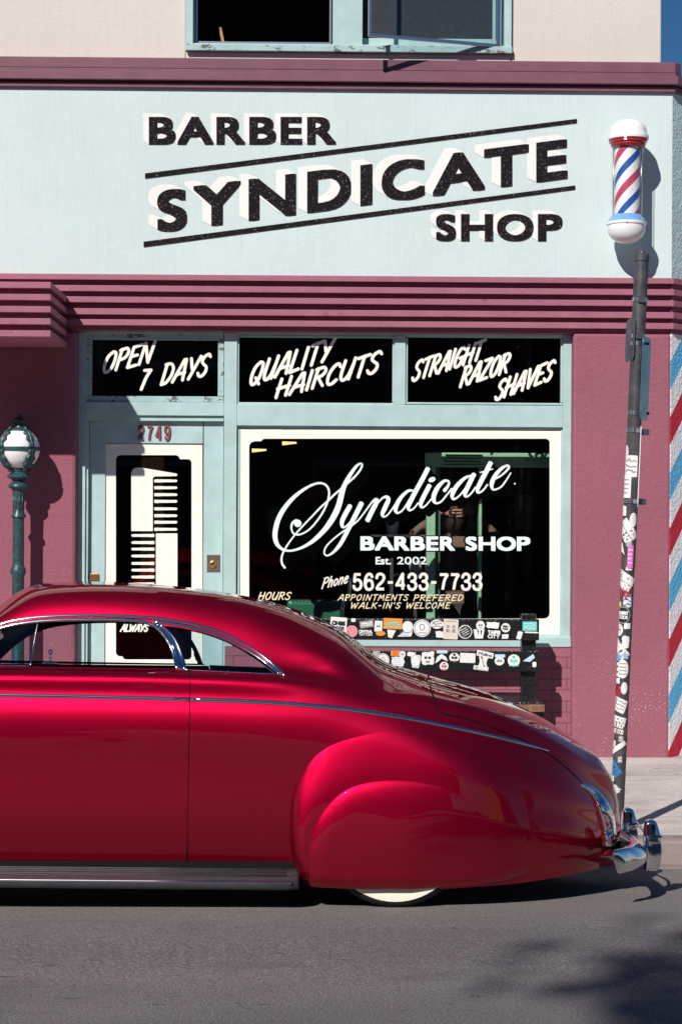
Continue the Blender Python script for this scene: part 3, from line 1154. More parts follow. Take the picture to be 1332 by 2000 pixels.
cv = Canvas(525, 895, 1015, 1115, .26)
S1 = [(242, 1456, 28), (208, 1405, 27), (200, 1335, 25), (228, 1245, 23), (295, 1135, 21), (375, 1028, 21), (480, 910, 22), (600, 785, 22), (715, 665, 24), (800, 590, 25), (880, 512, 26), (965, 440, 26), (1060, 355, 26), (1150, 275, 26), (1215, 195, 27), (1247, 130, 24), (1232, 102, 22), (1180, 130, 34), (1110, 220, 46), (1050, 320, 56), (1000, 430, 66), (975, 520, 72), (945, 640, 74), (900, 750, 76), (830, 870, 72), (740, 985, 62), (620, 1100, 50), (500, 1178, 38), (380, 1225, 29), (280, 1236, 27), (200, 1210, 36), (140, 1145, 52), (115, 1050, 62), (127, 935, 64), (167, 805, 62), (240, 680, 58), (345, 555, 50), (460, 460, 40), (580, 388, 31), (690, 356, 27), (770, 378, 26), (812, 440, 27), (816, 520, 26), (790, 620, 26), (740, 730, 25), (660, 850, 23), (560, 960, 22), (460, 1018, 22), (390, 1026, 22), (345, 998, 22), (327, 930, 24), (345, 872, 30), (390, 842, 34)]
cv.stroke(zs(6.66, 520, 890, S1), 0, True, n=7)
cv.disc(520 + 410 / 6.66, 890 + 880 / 6.66, 48 / 6.66)
Y1 = [(1092, 650, 60), (1040, 740, 62), (990, 840, 58), (985, 905, 44), (1003, 934, 24), (1045, 912, 20), (1100, 850, 20), (1140, 790, 22)]
Y2 = [(1242, 610, 64), (1170, 755, 62), (1100, 890, 58), (1040, 1010, 55), (970, 1140, 50), (900, 1228, 40), (840, 1280, 26), (785, 1300, 20), (754, 1262, 20), (775, 1190, 20), (840, 1115, 20), (930, 1038, 20), (1020, 972, 20), (1110, 912, 20), (1200, 835, 20), (1290, 720, 20), (1350, 640, 20)]
cv.stroke(zs(6.66, 520, 890, Y1), 0, True, True)
cv.stroke(zs(6.66, 520, 890, Y2), 0, True, True)
for pts, butt in (([(340, 745, 20), (430, 620, 22), (480, 572, 32), (504, 580, 52), (490, 630, 60), (450, 705, 62), (380, 852, 62)], True),
                  ([(430, 735, 20), (520, 612, 22), (580, 552, 26), (632, 535, 38), (655, 575, 54), (610, 680, 60), (578, 755, 48), (592, 793, 26), (640, 775, 20), (700, 700, 20), (740, 640, 20)], False),
                  ([(965, 452, 26), (910, 460, 36), (830, 530, 46), (772, 620, 56), (747, 700, 50), (772, 745, 28), (830, 718, 22), (885, 645, 22), (930, 570, 22)], False),
                  ([(1172, 160, 60), (1100, 300, 60), (1000, 480, 60), (930, 620, 58), (912, 680, 44), (937, 712, 24), (990, 680, 20), (1045, 612, 20)], True),
                  ([(1192, 382, 58), (1130, 500, 58), (1082, 600, 56), (1076, 652, 40), (1100, 674, 24), (1150, 638, 20), (1220, 556, 20)], True)):
    cv.stroke(zs(6.66, 660, 890, pts), 0, True, butt)
cv.polys([[(660 + (1221 + 48 * math.cos(a) * .95 + 0) / 6.66, 890 + (311 + 33 * math.sin(a) - 10 * math.cos(a)) / 6.66) for a in np.linspace(0, 6.2, 24)]])
for pts, butt in (([(292, 408, 44), (322, 372, 34), (342, 328, 26), (330, 298, 24), (282, 302, 34), (212, 372, 50), (168, 460, 55), (163, 528, 44), (192, 562, 25), (250, 542, 22), (320, 460, 20), (375, 390, 20)], False),
                  ([(598, 238, 26), (530, 265, 36), (442, 350, 50), (388, 440, 52), (382, 497, 34), (410, 512, 24), (470, 468, 20), (545, 375, 20)], False),
                  ([(642, 212, 52), (580, 335, 55), (537, 430, 50), (532, 472, 34), (560, 483, 22), (612, 436, 20), (660, 368, 20)], True),
                  ([(838, 76, 56), (770, 210, 56), (702, 340, 54), (678, 408, 42), (692, 438, 25), (742, 412, 20), (800, 338, 20)], True),
                  ([(706, 200, 14), (862, 156, 14)], True),
                  ([(870, 282, 20), (950, 240, 22), (1018, 182, 24), (1050, 138, 26), (1030, 117, 26), (962, 152, 38), (892, 230, 48), (850, 318, 52), (850, 378, 34), (880, 402, 22), (958, 368, 20), (1020, 288, 18), (1072, 204, 14)], False)):
    cv.stroke(zs(6.054, 820, 890, pts), 0, True, butt)
cv.disc(820 + 1119 / 6.054, 890 + 331 / 6.054, 1.6)
tag(cv.sheet('script_lettering', M['ice'], YG, win), 'ice white formal script reading Syndicate')
cv2 = Canvas(525, 895, 1030, 1140, .26)
hh, ww = min(cv.h, cv2.h), min(cv.w, cv2.w)
cv2.m[:hh, :ww] = cv.m[:hh, :ww]
tag(cv2.sweep(13, 16).sheet('letter_shade', M['blackpaint'], YG + .002, win), 'black painted drop shade behind the script')

cv = Canvas(700, 1040, 1040, 1082, .26)
for ch, a, b in (('B', 704, 731.5), ('A', 732, 769), ('R', 770, 799), ('B', 802, 829.7), ('E', 832.5, 856), ('R', 859, 888), ('S', 909, 931), ('H', 934.3, 967), ('O', 969.6, 1007), ('P', 1009, 1035)):
    put_letter(cv, ch, a, b, lambda x: 1075 + .003 * (x - 704), lambda x: 27.6, 1.7, 1.2)
tag(cv.sheet('lettering', M['ice'], YG, win), 'bold ice white capitals reading BARBER SHOP')
sh = Canvas(697, 1037, 1043, 1085, .26)
oy, ox = int(round(3 / .26)), int(round(3 / .26))
sh.m[oy:oy + cv.h, ox:ox + cv.w] = cv.m[:sh.h - oy, :sh.w - ox]
sh.dilate(2, 2).sheet('letter_shade', M['blackpaint'], YG + .002, win)
cv = Canvas(725, 1082, 840, 1110, .26)
put_string(cv, 'Est.', 734, 763, 1088, 1102, .35)
put_string(cv, '2002', 775.5, 833, 1088, 1102, .35)
tag(cv.sheet('lettering', M['ice'], YG, win), 'small lettering reading Est. 2002')
cv = Canvas(680, 1115, 950, 1160, .26)
brush(cv, '562-433-7733', 689, 1151.5, 941, 1151.5, 30.5, 5.4, 0, True, spc=.13)
tag(cv.sheet('lettering', M['ivory'], YG, win), 'bold telephone number 562-433-7733')
cv = Canvas(615, 1110, 690, 1160, .26)
brush(cv, 'Phone', 628, 1150, 678, 1138, 21, 2.6, .3, spc=.12)
tag(cv.sheet('lettering', M['ivory'], YG, win), 'small slanted word Phone')
cv = Canvas(650, 1155, 915, 1195, .26)
brush(cv, 'APPOINTMENTS', 660, 1172.5, 795, 1172.5, 11, 1.9, .3, spc=.22)
brush(cv, 'PREFERED', 807, 1173, 903, 1173, 11, 1.9, .3, spc=.22)
brush(cv, "WALK-IN'S", 684, 1188, 780, 1188, 11, 1.9, .3, spc=.22)
brush(cv, 'WELCOME', 792, 1188, 877, 1188, 11, 1.9, .3, spc=.22)
tag(cv.sheet('lettering', M['butter'], YG, win), "butter coloured lines reading APPOINTMENTS PREFERED WALK-IN'S WELCOME")
cv = Canvas(495, 1148, 580, 1200, .26)
brush(cv, 'HOURS', 504, 1171, 565, 1171, 14, 2.4, .35, spc=.2)
tag(cv.sheet('lettering', M['butter'], YG, win), 'small slanted word HOURS')

# the door ---------------------------------------------------------------------
mb = MB()
pbox(mb, 174, 205.5, 822.5, 1484, YD, .19)
pbox(mb, 397, 435.5, 822.5, 1484, YD, .19)
pbox(mb, 205.6, 396.9, 822.5, 866, YD, .19)
pbox(mb, 205.6, 396.9, 1322, 1484, YD, .19)
door = mb.build('door', M['teal'], shop, bevel=.003)
tag(door, 'teal glazed door numbered 2749 with a painted comb')
YP = YD + .012
pane('pane', 204, 398, 864, 1324, YP + .004, door)
cv = Canvas(200, 860, 402, 1330, .35)
cv.polys([[(206.5, 867), (396, 868), (396, 1321), (206.5, 1321)]])
hole = Canvas(200, 860, 402, 1330, .35)
hole.polys([rrect(227, 889, 352, 1282, 9)])
hole.polys([rrect(240, 897, 374.6, 1288, 7)])
hb = Canvas(200, 860, 402, 1330, .35)
hb.polys([[(227, 1200), (250, 1200), (250, 1300), (227, 1300)]])
cv.m &= ~hole.m
tag(cv.sheet('painted_border', M['cream'], YP, door), 'cream painted border round the door glass')
cv = Canvas(225, 885, 378, 1290, .3)
zc = lambda a, b: (a / 2.896, 800 + b / 2.896)
top = [(744, 360), (749, 344), (760, 333), (775, 328), (800, 328), (830, 333), (1000, 362), (1005, 369), (1000, 376), (878, 378), (866, 386), (866, 687), (744, 687)]
cv.polys([[zc(*p) for p in top]])
cv.polys([[zc(1749 - a, 1387 - b) for a, b in top]])
for yy in (403, 442, 481, 519, 561, 600, 637, 677):
    tooth = [(876, yy - 9), (1000, yy - 7), (1005, yy), (1000, yy + 7), (876, yy + 9), (873, yy)]
    cv.polys([[zc(*p) for p in tooth]])
    cv.polys([[zc(1749 - a, 1387 - b + 2) for a, b in tooth]])
tag(cv.sheet('comb_emblem', M['cream'], YP, door), 'cream painted double comb emblem')
cv = Canvas(225, 1210, 310, 1245, .28)
brush(cv, 'ALWAYS', 236, 1233, 288, 1233, 13, 3.0, .25, spc=.12)
tag(cv.sheet('lettering', M['cream'], YP - .001, door), 'cream brush word ALWAYS')
cv = Canvas(262, 824, 342, 868, .22)
for i, ch in enumerate('2749'):
    x0 = 268.5 + i * 17.2
    brush(cv, ch, x0 + 1.6, 859, x0 + 12.6, 859, 27.5, 4.0, 0, True)
tag(cv.sheet('door_number', M['maroon_num'], YD - .012, door, thick=.010), 'maroon raised house number 2749')
mb = MB()
pbox(mb, 404.5, 430.5, 1083.5, 1117.5, YD - .004, YD - .0005)
lock = mb.build('lock_plate', M['bronze'], door, bevel=.002)
c = P(416.5, 1102, YD - .004)
mb = MB()
mb.lathe(c, [(.024, 0), (.024, .006), (.017, .010), (.017, .016), (.008, .016), (.007, .010)], 24, (0, -1, 0))
mb.build('lock_cylinder', M['brass'], lock, autosmooth=30)
mb = MB()
pbox(mb, 175.5, 193, 1120.5, 1132.5, YD - .016, YD - .001)
mb.build('hinge', M['brass'], door, bevel=.002)

# upper window ------------------------------------------------------------------
YU = .05
f = MB()
f.box(wx0, X(378, YU, 60), .02, .28, wz0, zt - .3)
f.box(X(984, YU, 60), wx1, .02, .28, wz0, zt - .3)
f.box(X(650, YU, 60), X(708, YU, 60), .03, .28, wz0, zt - .3)
f.box(X(378.2, YU, 60), X(983.8, YU, 60), .032, .28, wz0, Z(88, .05))
upw = f.build('upper_window', M['teal'], shop, bevel=.004)
f = MB()
f.box(wx0 - .003, wx1 + .003, .005, .03, wz0 - .004, Z(89, .02))
f.build('sill', M['teal_worn'], upw, bevel=.004)
tag(upw, 'upper storey casement window with peeling teal frame')
z0s, z1s = Z(84, .10), zt - .34
f = MB()
xa, xb = X(383, .09, 60), X(647, .09, 60)
f.box(xa, xb, .09, .11, z0s - .012, z0s)
f.box(xa, xa + .012, .09, .11, z0s + .001, z1s)
f.box(xb - .012, xb, .09, .11, z0s + .001, z1s)
sash = f.build('sash', M['alu'], upw, bevel=.001)
# open casement hinged at its right side
hx = P(976, 92, .03)
lx = P(719, 72, -.25)
d = Vector((lx.x - hx.x, lx.y - hx.y, 0))
wl = d.length
d.normalize()
nn = Vector((-d.y, d.x, 0))
f = MB()
zz0, zz1 = hx.z - .005, zt - .34
for a0, a1, b0, b1 in ((0, wl, zz0, zz0 + .022), (0, .03, zz0 + .0225, zz1), (wl - .022, wl, zz0 + .0225, zz1)):
    ctr = hx.copy()
    ctr.z = 0
    ctr = ctr + d * ((a0 + a1) / 2) + Vector((0, 0, (b0 + b1) / 2))
    f.obox(ctr, d * ((a1 - a0) / 2), nn * .010, Vector((0, 0, (b1 - b0) / 2)))
sash = f.build('sash', M['alu'], upw, bevel=.002)
tag(sash, 'aluminium casement sash swung open')
hz = hx.copy()
hz.z = 0
q0, q1 = hz + d * .02, hz + d * (wl - .02)
link_mesh('pane', [(q0.x, q0.y, zz0 + .02), (q1.x, q1.y, zz0 + .02), (q1.x, q1.y, zz1), (q0.x, q0.y, zz1)], [(0, 1, 2, 3)], M['carglass'], sash)
f = MB()
xa, xb = X(722, .12, 60), X(962, .12, 60)
zin = Z(74, .12)
f.box(xb, X(984, .12, 60), .12, .2, wz0, zt - .34)
f.box(X(708, .12, 60), xb - .001, .12, .2, wz0, zin)
f.build('inner_frame', M['teal'], upw, bevel=.003)
screen = plain('insect_screen', (.030, .030, .036), .8, var=.2)
link_mesh('insect_screen', [(xa - .1, .16, zin - .02), (xb + .1, .16, zin - .02), (xb + .1, .16, zt - .34), (xa - .1, .16, zt - .34)], [(0, 1, 2, 3)], screen, upw)
f = MB()
f.obox(P(436, 68, .35) + Vector((0, 0, -.05)), Vector((.010, 0, 0)), Vector((0, .01, 0)), Vector((-.022, 0, .10)))
f.build('wooden_prop', plain('bare_wood', (.42, .20, .08), .6), upw)
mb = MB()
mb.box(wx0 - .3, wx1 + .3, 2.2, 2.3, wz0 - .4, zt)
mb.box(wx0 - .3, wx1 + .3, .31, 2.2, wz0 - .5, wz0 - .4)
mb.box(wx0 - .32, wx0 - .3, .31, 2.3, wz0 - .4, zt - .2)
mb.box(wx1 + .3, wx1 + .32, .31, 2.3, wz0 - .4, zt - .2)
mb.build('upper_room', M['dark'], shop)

# the room behind the glass -----------------------------------------------------
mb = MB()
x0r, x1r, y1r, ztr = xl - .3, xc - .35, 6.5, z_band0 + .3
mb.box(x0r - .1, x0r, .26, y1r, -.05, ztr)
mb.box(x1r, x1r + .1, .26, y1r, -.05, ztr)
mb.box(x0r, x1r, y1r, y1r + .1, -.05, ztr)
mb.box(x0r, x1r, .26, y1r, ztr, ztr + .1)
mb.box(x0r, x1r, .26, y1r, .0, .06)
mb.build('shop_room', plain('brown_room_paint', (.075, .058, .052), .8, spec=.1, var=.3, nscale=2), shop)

# ------------------------------------------------------------------ painted sign on the band
YS = -.004
cv = Canvas(268, 205, 1140, 495, .32)
rows = [('B', 291, 344, 0), ('A', 347, 417, 0), ('R', 423, 478.7, 0), ('B', 487, 540, 0), ('E', 548, 590.6, 0), ('R', 600, 656, 0)]
white = cv.copy()
for ch, a, b, _ in rows:
    put_letter(cv, ch, a, b, lambda x: 282, lambda x: 53.6, 3.6, 2.4)
for ch, a, b in (('S', 851, 890.7), ('H', 899.8, 962.8), ('O', 970, 1041.6), ('P', 1050, 1098)):
    put_letter(cv, ch, a, b, lambda x: 471, lambda x: 53, 3.6, 2.6)
w1 = cv.sweep(-10.5, -7.2)
big = Canvas(268, 205, 1140, 495, .32)
for ch, a, b in (('S', 307.5, 366), ('Y', 378, 470.6), ('N', 485.6, 578.5), ('D', 600, 686), ('I', 703.8, 727), ('C', 745, 829.6), ('A', 844.6, 946.7), ('T', 944.8, 1032.6), ('E', 1046.5, 1108)):
    put_letter(big, ch, a, b, lambda x: 431.6 - .1342 * (x - 485.6), lambda x: 81.5 - .007 * (x - 400), 4.6 if ch != 'I' else .5, 3.4)
w2 = big.sweep(-17.5, -9)
rules = Canvas(268, 205, 1140, 495, .32)
rules.polys([[(284, 338.5), (1126, 232), (1126, 240), (284, 348.5)]])
rules.polys([[(281, 472), (1123, 362), (1123, 370), (281, 482.5)]])
wh = w1
wh.m |= w2.m
sg = wh.sheet('sign_lettering', M['letterwhite'], YS + .001, shop)
tag(sg, 'white shaded block lettering painted behind the black sign letters')
cv.m |= big.m | rules.m
tag(cv.sheet('sign_lettering', M['blackletter'], YS - .002, shop), 'speckled black painted sign reading BARBER SYNDICATE SHOP')

# ================================================================== THE CAR
YC = -3.98          # centre line of the car
KR = .065           # the road's cross fall leans the whole car towards the kerb
car = empty('parked_coupe', (-.9, YC, -.11), 'low candy red 1940s style coupe with chopped roof parked at the kerb', 'car')


def candy(name, base, metal, rough, coat=1.0, cr=.012):
    t = NT(name)
    fl = t.noise(900, 2, .5)
    c = t.mix(t.ramp(fl, [(.4, 0.0), (.62, .22)]), base, tuple(min(1, x * 1.5 + .012) for x in base))
    t.set(c, rough, metal, .3)
    t.b.inputs['Specular Tint'].default_value = (.6, .05, .08, 1)
    t.b.inputs['Coat Weight'].default_value = coat
    t.b.inputs['Coat Roughness'].default_value = cr
    t.b.inputs['Coat IOR'].default_value = 1.43
    return t.m


M['candy'] = candy('candy_red_paint', (.40, .0006, .028), .95, .45)

ST = [-1000, -900, -600, -400, -260, -150, -60, 0, 50, 100, 200, 300, 370, 440, 500, 560, 620, 680, 740, 800, 860, 930, 1000, 1060, 1110, 1160, 1188, 1210]
nF = ST.index(620) + 1
rows = []
# front explicit rows: (py, h) at stations -900 .. 620
fr = {
 0: ([1690, 1684, 1680, 1680, 1680, 1681, 1682, 1683, 1685, 1688, 1690, 1692, 1695, 1698, 1701, 1704], [.50, .78, .81, .82, .82, .82, .82, .82, .82, .82, .82, .82, .82, .82, .82, .82]),
 1: ([1605, 1598, 1596, 1596, 1597, 1599, 1600, 1600, 1601, 1602, 1603, 1604, 1605, 1606, 1607, 1608], [.53, .80, .84, .855, .86, .86, .86, .86, .86, .86, .86, .86, .86, .86, .86, .86]),
 2: ([1500, 1486, 1482, 1482, 1483, 1484, 1485, 1486, 1487, 1488, 1490, 1492, 1494, 1496, 1499, 1502], [.50, .78, .84, .865, .873, .875, .875, .875, .875, .875, .875, .875, .875, .875, .875, .874]),
 3: ([1420, 1385, 1374, 1372, 1373, 1374, 1375, 1376, 1377, 1378, 1380, 1382, 1385, 1388, 1392, 1396], [.46, .70, .82, .855, .865, .868, .868, .868, .868, .868, .868, .868, .868, .868, .867, .865]),
 4: ([1402, 1358, 1346, 1344, 1344, 1344, 1345, 1346, 1347, 1348, 1350, 1352, 1354, 1357, 1359, 1362], [.42, .66, .79, .835, .843, .845, .845, .845, .845, .845, .845, .845, .845, .844, .842, .836]),
 5: ([1392, 1336, 1322, 1320, 1320, 1321, 1322, 1322, 1323, 1324, 1326, 1328, 1330, 1332, 1334, 1337], [.37, .60, .75, .82, .838, .842, .842, .842, .842, .842, .842, .841, .84, .835, .825, .80]),
 6: ([1387, 1327, 1310, 1302, 1301, 1301, 1302, 1302, 1303, 1304, 1306, 1308, 1310, 1312, 1314, 1316], [.31, .52, .66, .76, .775, .775, .775, .775, .775, .775, .774, .772, .768, .76, .745, .715]),
 7: ([1386, 1325, 1308, 1297, 1286, 1277, 1271, 1268, 1267, 1267, 1269, 1272, 1277, 1281, 1283, 1285], [.26, .44, .58, .70, .72, .712, .708, .707, .706, .705, .704, .702, .698, .695, .690, .685]),
 8: ([1385.5, 1324, 1307, 1296, 1278, 1248, 1218, 1207, 1202, 1199, 1204, 1212, 1224, 1232, 1243, 1254], [.20, .35, .48, .62, .655, .645, .640, .642, .644, .646, .647, .646, .643, .638, .628, .615]),
 9: ([1385.2, 1323, 1306, 1295, 1273, 1236, 1197, 1167, 1156.5, 1152, 1156, 1163, 1173, 1186, 1203, 1226], [.14, .24, .34, .46, .52, .535, .535, .535, .535, .535, .535, .535, .533, .53, .518, .50]),
 10: ([1385, 1322.5, 1305.5, 1294, 1271, 1231, 1187, 1153, 1142, 1139.5, 1144.5, 1151, 1161, 1173, 1189, 1211], [.07, .12, .18, .24, .28, .30, .30, .30, .30, .30, .30, .30, .30, .30, .295, .29]),
 11: ([1385, 1322, 1305, 1293, 1270, 1230, 1185, 1150, 1138.5, 1136, 1141, 1147.5, 1157, 1168, 1184, 1206], [0] * 16),
}
nose = [(-955, 1690), (-965, 1610), (-962, 1500), (-950, 1430), (-944, 1412), (-938, 1402), (-934, 1396), (-931, 1393), (-929, 1391), (-927, 1389), (-926, 1387), (-925, 1386)]
rr = {
 0: ([1726, 1736, 1737.5, 1736.5, 1732, 1726.5, 1718, 1709, 1699, 1693], [.83, .85, .858, .853, .825, .765, .68, .57, .40, .24]),
 1: ([1612, 1615, 1619, 1624, 1631, 1637, 1642, 1646, 1650, 1652], [.875, .885, .895, .895, .872, .818, .738, .64, .47, .30]),
 2: ([1507, 1515, 1525, 1537, 1553, 1568, 1580, 1590, 1602, 1609], [.878, .884, .890, .888, .860, .800, .715, .612, .44, .275]),
 3: ([1404, 1413, 1425, 1438, 1455, 1477, 1501, 1526, 1556, 1573], [.862, .858, .85, .83, .79, .725, .638, .535, .38, .24]),
 4: ([1369, 1377, 1388, 1400, 1418, 1440, 1466, 1494, 1530, 1547], [.825, .81, .79, .765, .725, .655, .565, .465, .325, .20]),
}
rpx = {0: (1157, 1182), 1: (1160, 1190), 2: (1160, 1194), 3: (1159, 1191), 4: (1156, 1186)}
cen = [(680, 1236), (740, 1284), (800, 1308), (860, 1326), (930, 1345), (1000, 1373), (1060, 1402.5), (1110, 1435), (1141, 1458), (1154, 1472)]
tail = [(1196, 1688), (1204, 1654), (1209, 1615), (1207.5, 1585), (1204, 1560), (1199, 1542), (1194, 1528), (1188, 1517), (1182, 1508), (1176, 1499), (1170, 1491), (1165, 1484)]
NR, NS = 12, len(ST)
G = np.zeros((NR, NS, 3))          # X, h, zs
fh = [1, .94, .82, .68, .53, .36, .18, 0]


def put(r, j, px, py, h):
    p = P(px, py, YC - h)
    G[r, j] = (p.x, h, p.z - KR * h)


for r in range(NR):
    put(r, 0, *nose[r], 0)
    for j in range(16): put(r, 1 + j, ST[1 + j], fr[r][0][j], fr[r][1][j])
    put(r, NS - 1, *tail[r], 0)
for q in range(10):
    j = nF + q
    for r in range(5):
        px = ST[j] if q < 8 else rpx[r][q - 8]
        put(r, j, px, rr[r][0][q], rr[r][1][q])
    put(11, j, *cen[q], 0)
    a, b = G[4, j].copy(), G[11, j].copy()
    exp_ = {680: [(1350, .79), (1328, .735), (1300, .668), (1274, .582), (1254, .46), (1241, .26)], 740: [(1362, .775), (1345, .718), (1326, .640), (1309, .54), (1297, .415), (1288, .23)]}.get(ST[j])
    if exp_:
        for k in range(6): put(5 + k, j, ST[j], *exp_[k])
        continue
    p_ = {800: 2.05, 860: 2.2}.get(ST[j], 2.4)
    for k in range(1, 7):
        f = fh[k]
        e = (1 - f ** p_) ** (1 / p_)
        G[4 + k, j] = (a[0] + (b[0] - a[0]) * (1 - f) ** .8, a[1] * f, a[2] + (b[2] - a[2]) * e)


def ncs(x, Y, xe):
    """natural cubic spline through (x, Y[...,axis0])"""
    n = len(x)
    h = np.diff(x)
    A = np.zeros((n, n))
    B = np.zeros((n,) + Y.shape[1:])
    A[0, 0] = A[-1, -1] = 1
    for i in range(1, n - 1):
        A[i, i - 1], A[i, i], A[i, i + 1] = h[i - 1], 2 * (h[i - 1] + h[i]), h[i]
        B[i] = 6 * ((Y[i + 1] - Y[i]) / h[i] - (Y[i] - Y[i - 1]) / h[i - 1])
    m = np.linalg.solve(A, B.reshape(n, -1)).reshape(B.shape)
    k = np.clip(np.searchsorted(x, xe) - 1, 0, n - 2)
    sh = (-1,) + (1,) * (Y.ndim - 1)
    hk = h[k].reshape(sh)
    t1, t0 = (x[k + 1] - xe).reshape(sh), (xe - x[k]).reshape(sh)
    return m[k] * t1 ** 3 / (6 * hk) + m[k + 1] * t0 ** 3 / (6 * hk) + (Y[k] / hk - m[k] * hk / 6) * t1 + (Y[k + 1] / hk - m[k + 1] * hk / 6) * t0


def smooth1(A, axis, sig, dx):
    k = int(3 * sig / dx)
    if k < 1: return A
    w = np.exp(-.5 * (np.arange(-k, k + 1) * dx / sig) ** 2)
    w /= w.sum()
    pad = [(0, 0)] * A.ndim
    pad[axis] = (k, k)
    q = np.pad(A, pad, mode='reflect', reflect_type='odd')
    out = np.zeros_like(A)
    for i, wi in enumerate(w):
        sl = [slice(None)] * A.ndim
        sl[axis] = slice(i, i + A.shape[axis])
        out += wi * q[tuple(sl)]
    return out


# spline along the length, mirrored through the tail so that it closes round
flip = np.array([1, -1, 1])
ext = np.concatenate([G, G[:, -2:-5:-1] * flip], 1)
ch = np.sqrt(((np.diff(ext[2, :, :2], axis=0)) ** 2).sum(1))
sp_ = np.concatenate([[0], np.cumsum(ch)])
s_end = sp_[NS - 1]
NU = 470
ue = np.linspace(0, s_end, NU)
ueX = np.linspace(0, s_end + .25, int(NU * (s_end + .25) / s_end))
A = ncs(sp_, ext.transpose(1, 0, 2), ueX)
A = smooth1(A, 0, .028, ueX[1] - ueX[0])
A = A[:NU + 1]
NU = len(A)
A[-1, :, 1] = 0
# spline over the section, mirrored through the centre line
NVH = 150
full = np.concatenate([A, A[:, -2::-1] * flip], 1)           # NU x 23 x 3
d = np.sqrt((np.diff(A[:, :, 1:], axis=1) ** 2).sum(2)).mean(0)
vp = np.concatenate([[0], np.cumsum(d)])
vp = np.concatenate([vp, 2 * vp[-1] - vp[-2::-1]])
NV = 2 * NVH + 1
ve = np.linspace(0, vp[-1], NV)
Sg = ncs(vp, full.transpose(1, 0, 2), ve).transpose(1, 0, 2)   # NU x NV x 3
Sg = smooth1(Sg, 1, .012, ve[1] - ve[0])
CARP = np.stack([Sg[..., 0], YC - Sg[..., 1], Sg[..., 2] + KR * Sg[..., 1]], -1)
CARXZ = np.stack([Sg[..., 0], Sg[..., 2]], -1)
CARH = Sg[..., 1]

from mathutils.kdtree import KDTree
ni = [(i, j) for i in range(0, NU) for j in range(0, NVH + 1)]
kd = KDTree(len(ni))
for k, (i, j) in enumerate(ni): kd.insert((CARP[i, j, 0], 0, CARP[i, j, 2]), k)
kd.balance()
du = np.gradient(CARP, axis=0)
dv = np.gradient(CARP, axis=1)
NRM = np.cross(du, dv)
NRM /= np.linalg.norm(NRM, axis=-1, keepdims=True) + 1e-12
if NRM[NU // 2, 20, 1] > 0: NRM = -NRM


def surf(Xq, zq):
    """near side body surface at (X, z): h and normal"""
    res = kd.find_n((Xq, 0, zq), 5)
    w = hh = 0
    nn_ = np.zeros(3)
    for co, k, dist in res:
        i, j = ni[k]
        a = 1 / (dist + 1e-4) ** 2
        w += a
        hh += a * (YC - CARP[i, j, 1])
        nn_ += a * NRM[i, j]
    return hh / w, Vector(nn_ / np.linalg.norm(nn_))


def on_body(px, py, lift=0.0, h=.8):
    for _ in range(5):
        p = P(px, py, YC - h)
        h, n = surf(p.x, p.z)
    p = P(px, py, YC - h)
    return p + n * lift, n


def sdf_poly(q, poly):
    """signed distance (+ inside) of points q (...,2) to a polygon"""
    poly = np.asarray(poly, float)
    x, y = q[..., 0], q[..., 1]
    dmin = np.full(x.shape, 1e9)
    ins = np.zeros(x.shape, bool)
    for i in range(len(poly)):
        a, b = poly[i], poly[(i + 1) % len(poly)]
        e = b - a
        t = (((x - a[0]) * e[0] + (y - a[1]) * e[1]) / (e @ e + 1e-12)).clip(0, 1)
        dmin = np.minimum(dmin, np.hypot(x - a[0] - t * e[0], y - a[1] - t * e[1]))
        c = (a[1] > y) != (b[1] > y)
        if a[1] != b[1]:
            xi = a[0] + (y - a[1]) / (b[1] - a[1]) * e[0]
            ins ^= c & (x < xi)
    return np.where(ins, dmin, -dmin)


def cxz(pts, h=.70):
    out = []
    for a, b in pts:
        p = P(a, b, YC - h)
        out.append((p.x, p.z - KR * h))
    return out


W_FRONT = crom([(-70, 1262), (-35, 1238), (0, 1224), (40, 1215.5), (100, 1210), (200, 1209), (270, 1212), (300, 1222), (322, 1243), (340, 1275), (349, 1305)], 6).tolist() + [(200, 1303), (0, 1299.5), (-110, 1297)]
W_REAR = crom([(316, 1222), (350, 1226), (400, 1237), (450, 1256), (500, 1284), (530, 1305), (543, 1316)], 6).tolist() + [(450, 1312), (361, 1307.5)] + crom([(361, 1307.5), (354, 1282), (338, 1250), (316, 1222)], 5).tolist()[1:-1]
wf, wr = cxz(W_FRONT), cxz(W_REAR)
side = np.abs(CARH) > .30
F_win = np.maximum(sdf_poly(CARXZ, wf), sdf_poly(CARXZ, wr))
F_win = np.where(side, F_win, -1)
# back window and windscreen, cut in plan
XH = np.stack([CARXZ[..., 0], CARH], -1)
bx0, bx1 = P(628, 1210, YC).x, P(770, 1300, YC).x
top_ok = (np.arange(NV) > 70) & (np.arange(NV) < NV - 70)
F_back = sdf_poly(XH, [(bx0, -.33), (bx0 - .02, 0), (bx0, .33), (bx0 + .10, .40), (bx1 - .10, .42), (bx1, .33), (bx1 + .015, 0), (bx1, -.33), (bx1 - .10, -.42), (bx0 + .10, -.40)])
F_back = np.where(top_ok[None], F_back, -1)
fx0, fx1 = P(-215, 1285, YC).x, P(-12, 1190, YC).x
F_ws = sdf_poly(XH, [(fx0, -.56), (fx0 - .05, 0), (fx0, .56), (fx1 - .04, .50), (fx1, 0), (fx1 - .04, -.50)])
F_ws = np.where((top_ok & (np.arange(NV) > 92) & (np.arange(NV) < NV - 92))[None], F_ws, -1)
F_open = np.maximum(np.maximum(F_win, F_back), F_ws)
DOOR = [(-335, 1725), (-335, 1304), (371, 1311), (370.5, 1410), (365, 1725)]
dpoly = [(P(a, b, YC - .86).x, P(a, b, YC - .86).z - KR * .86) for a, b in DOOR]
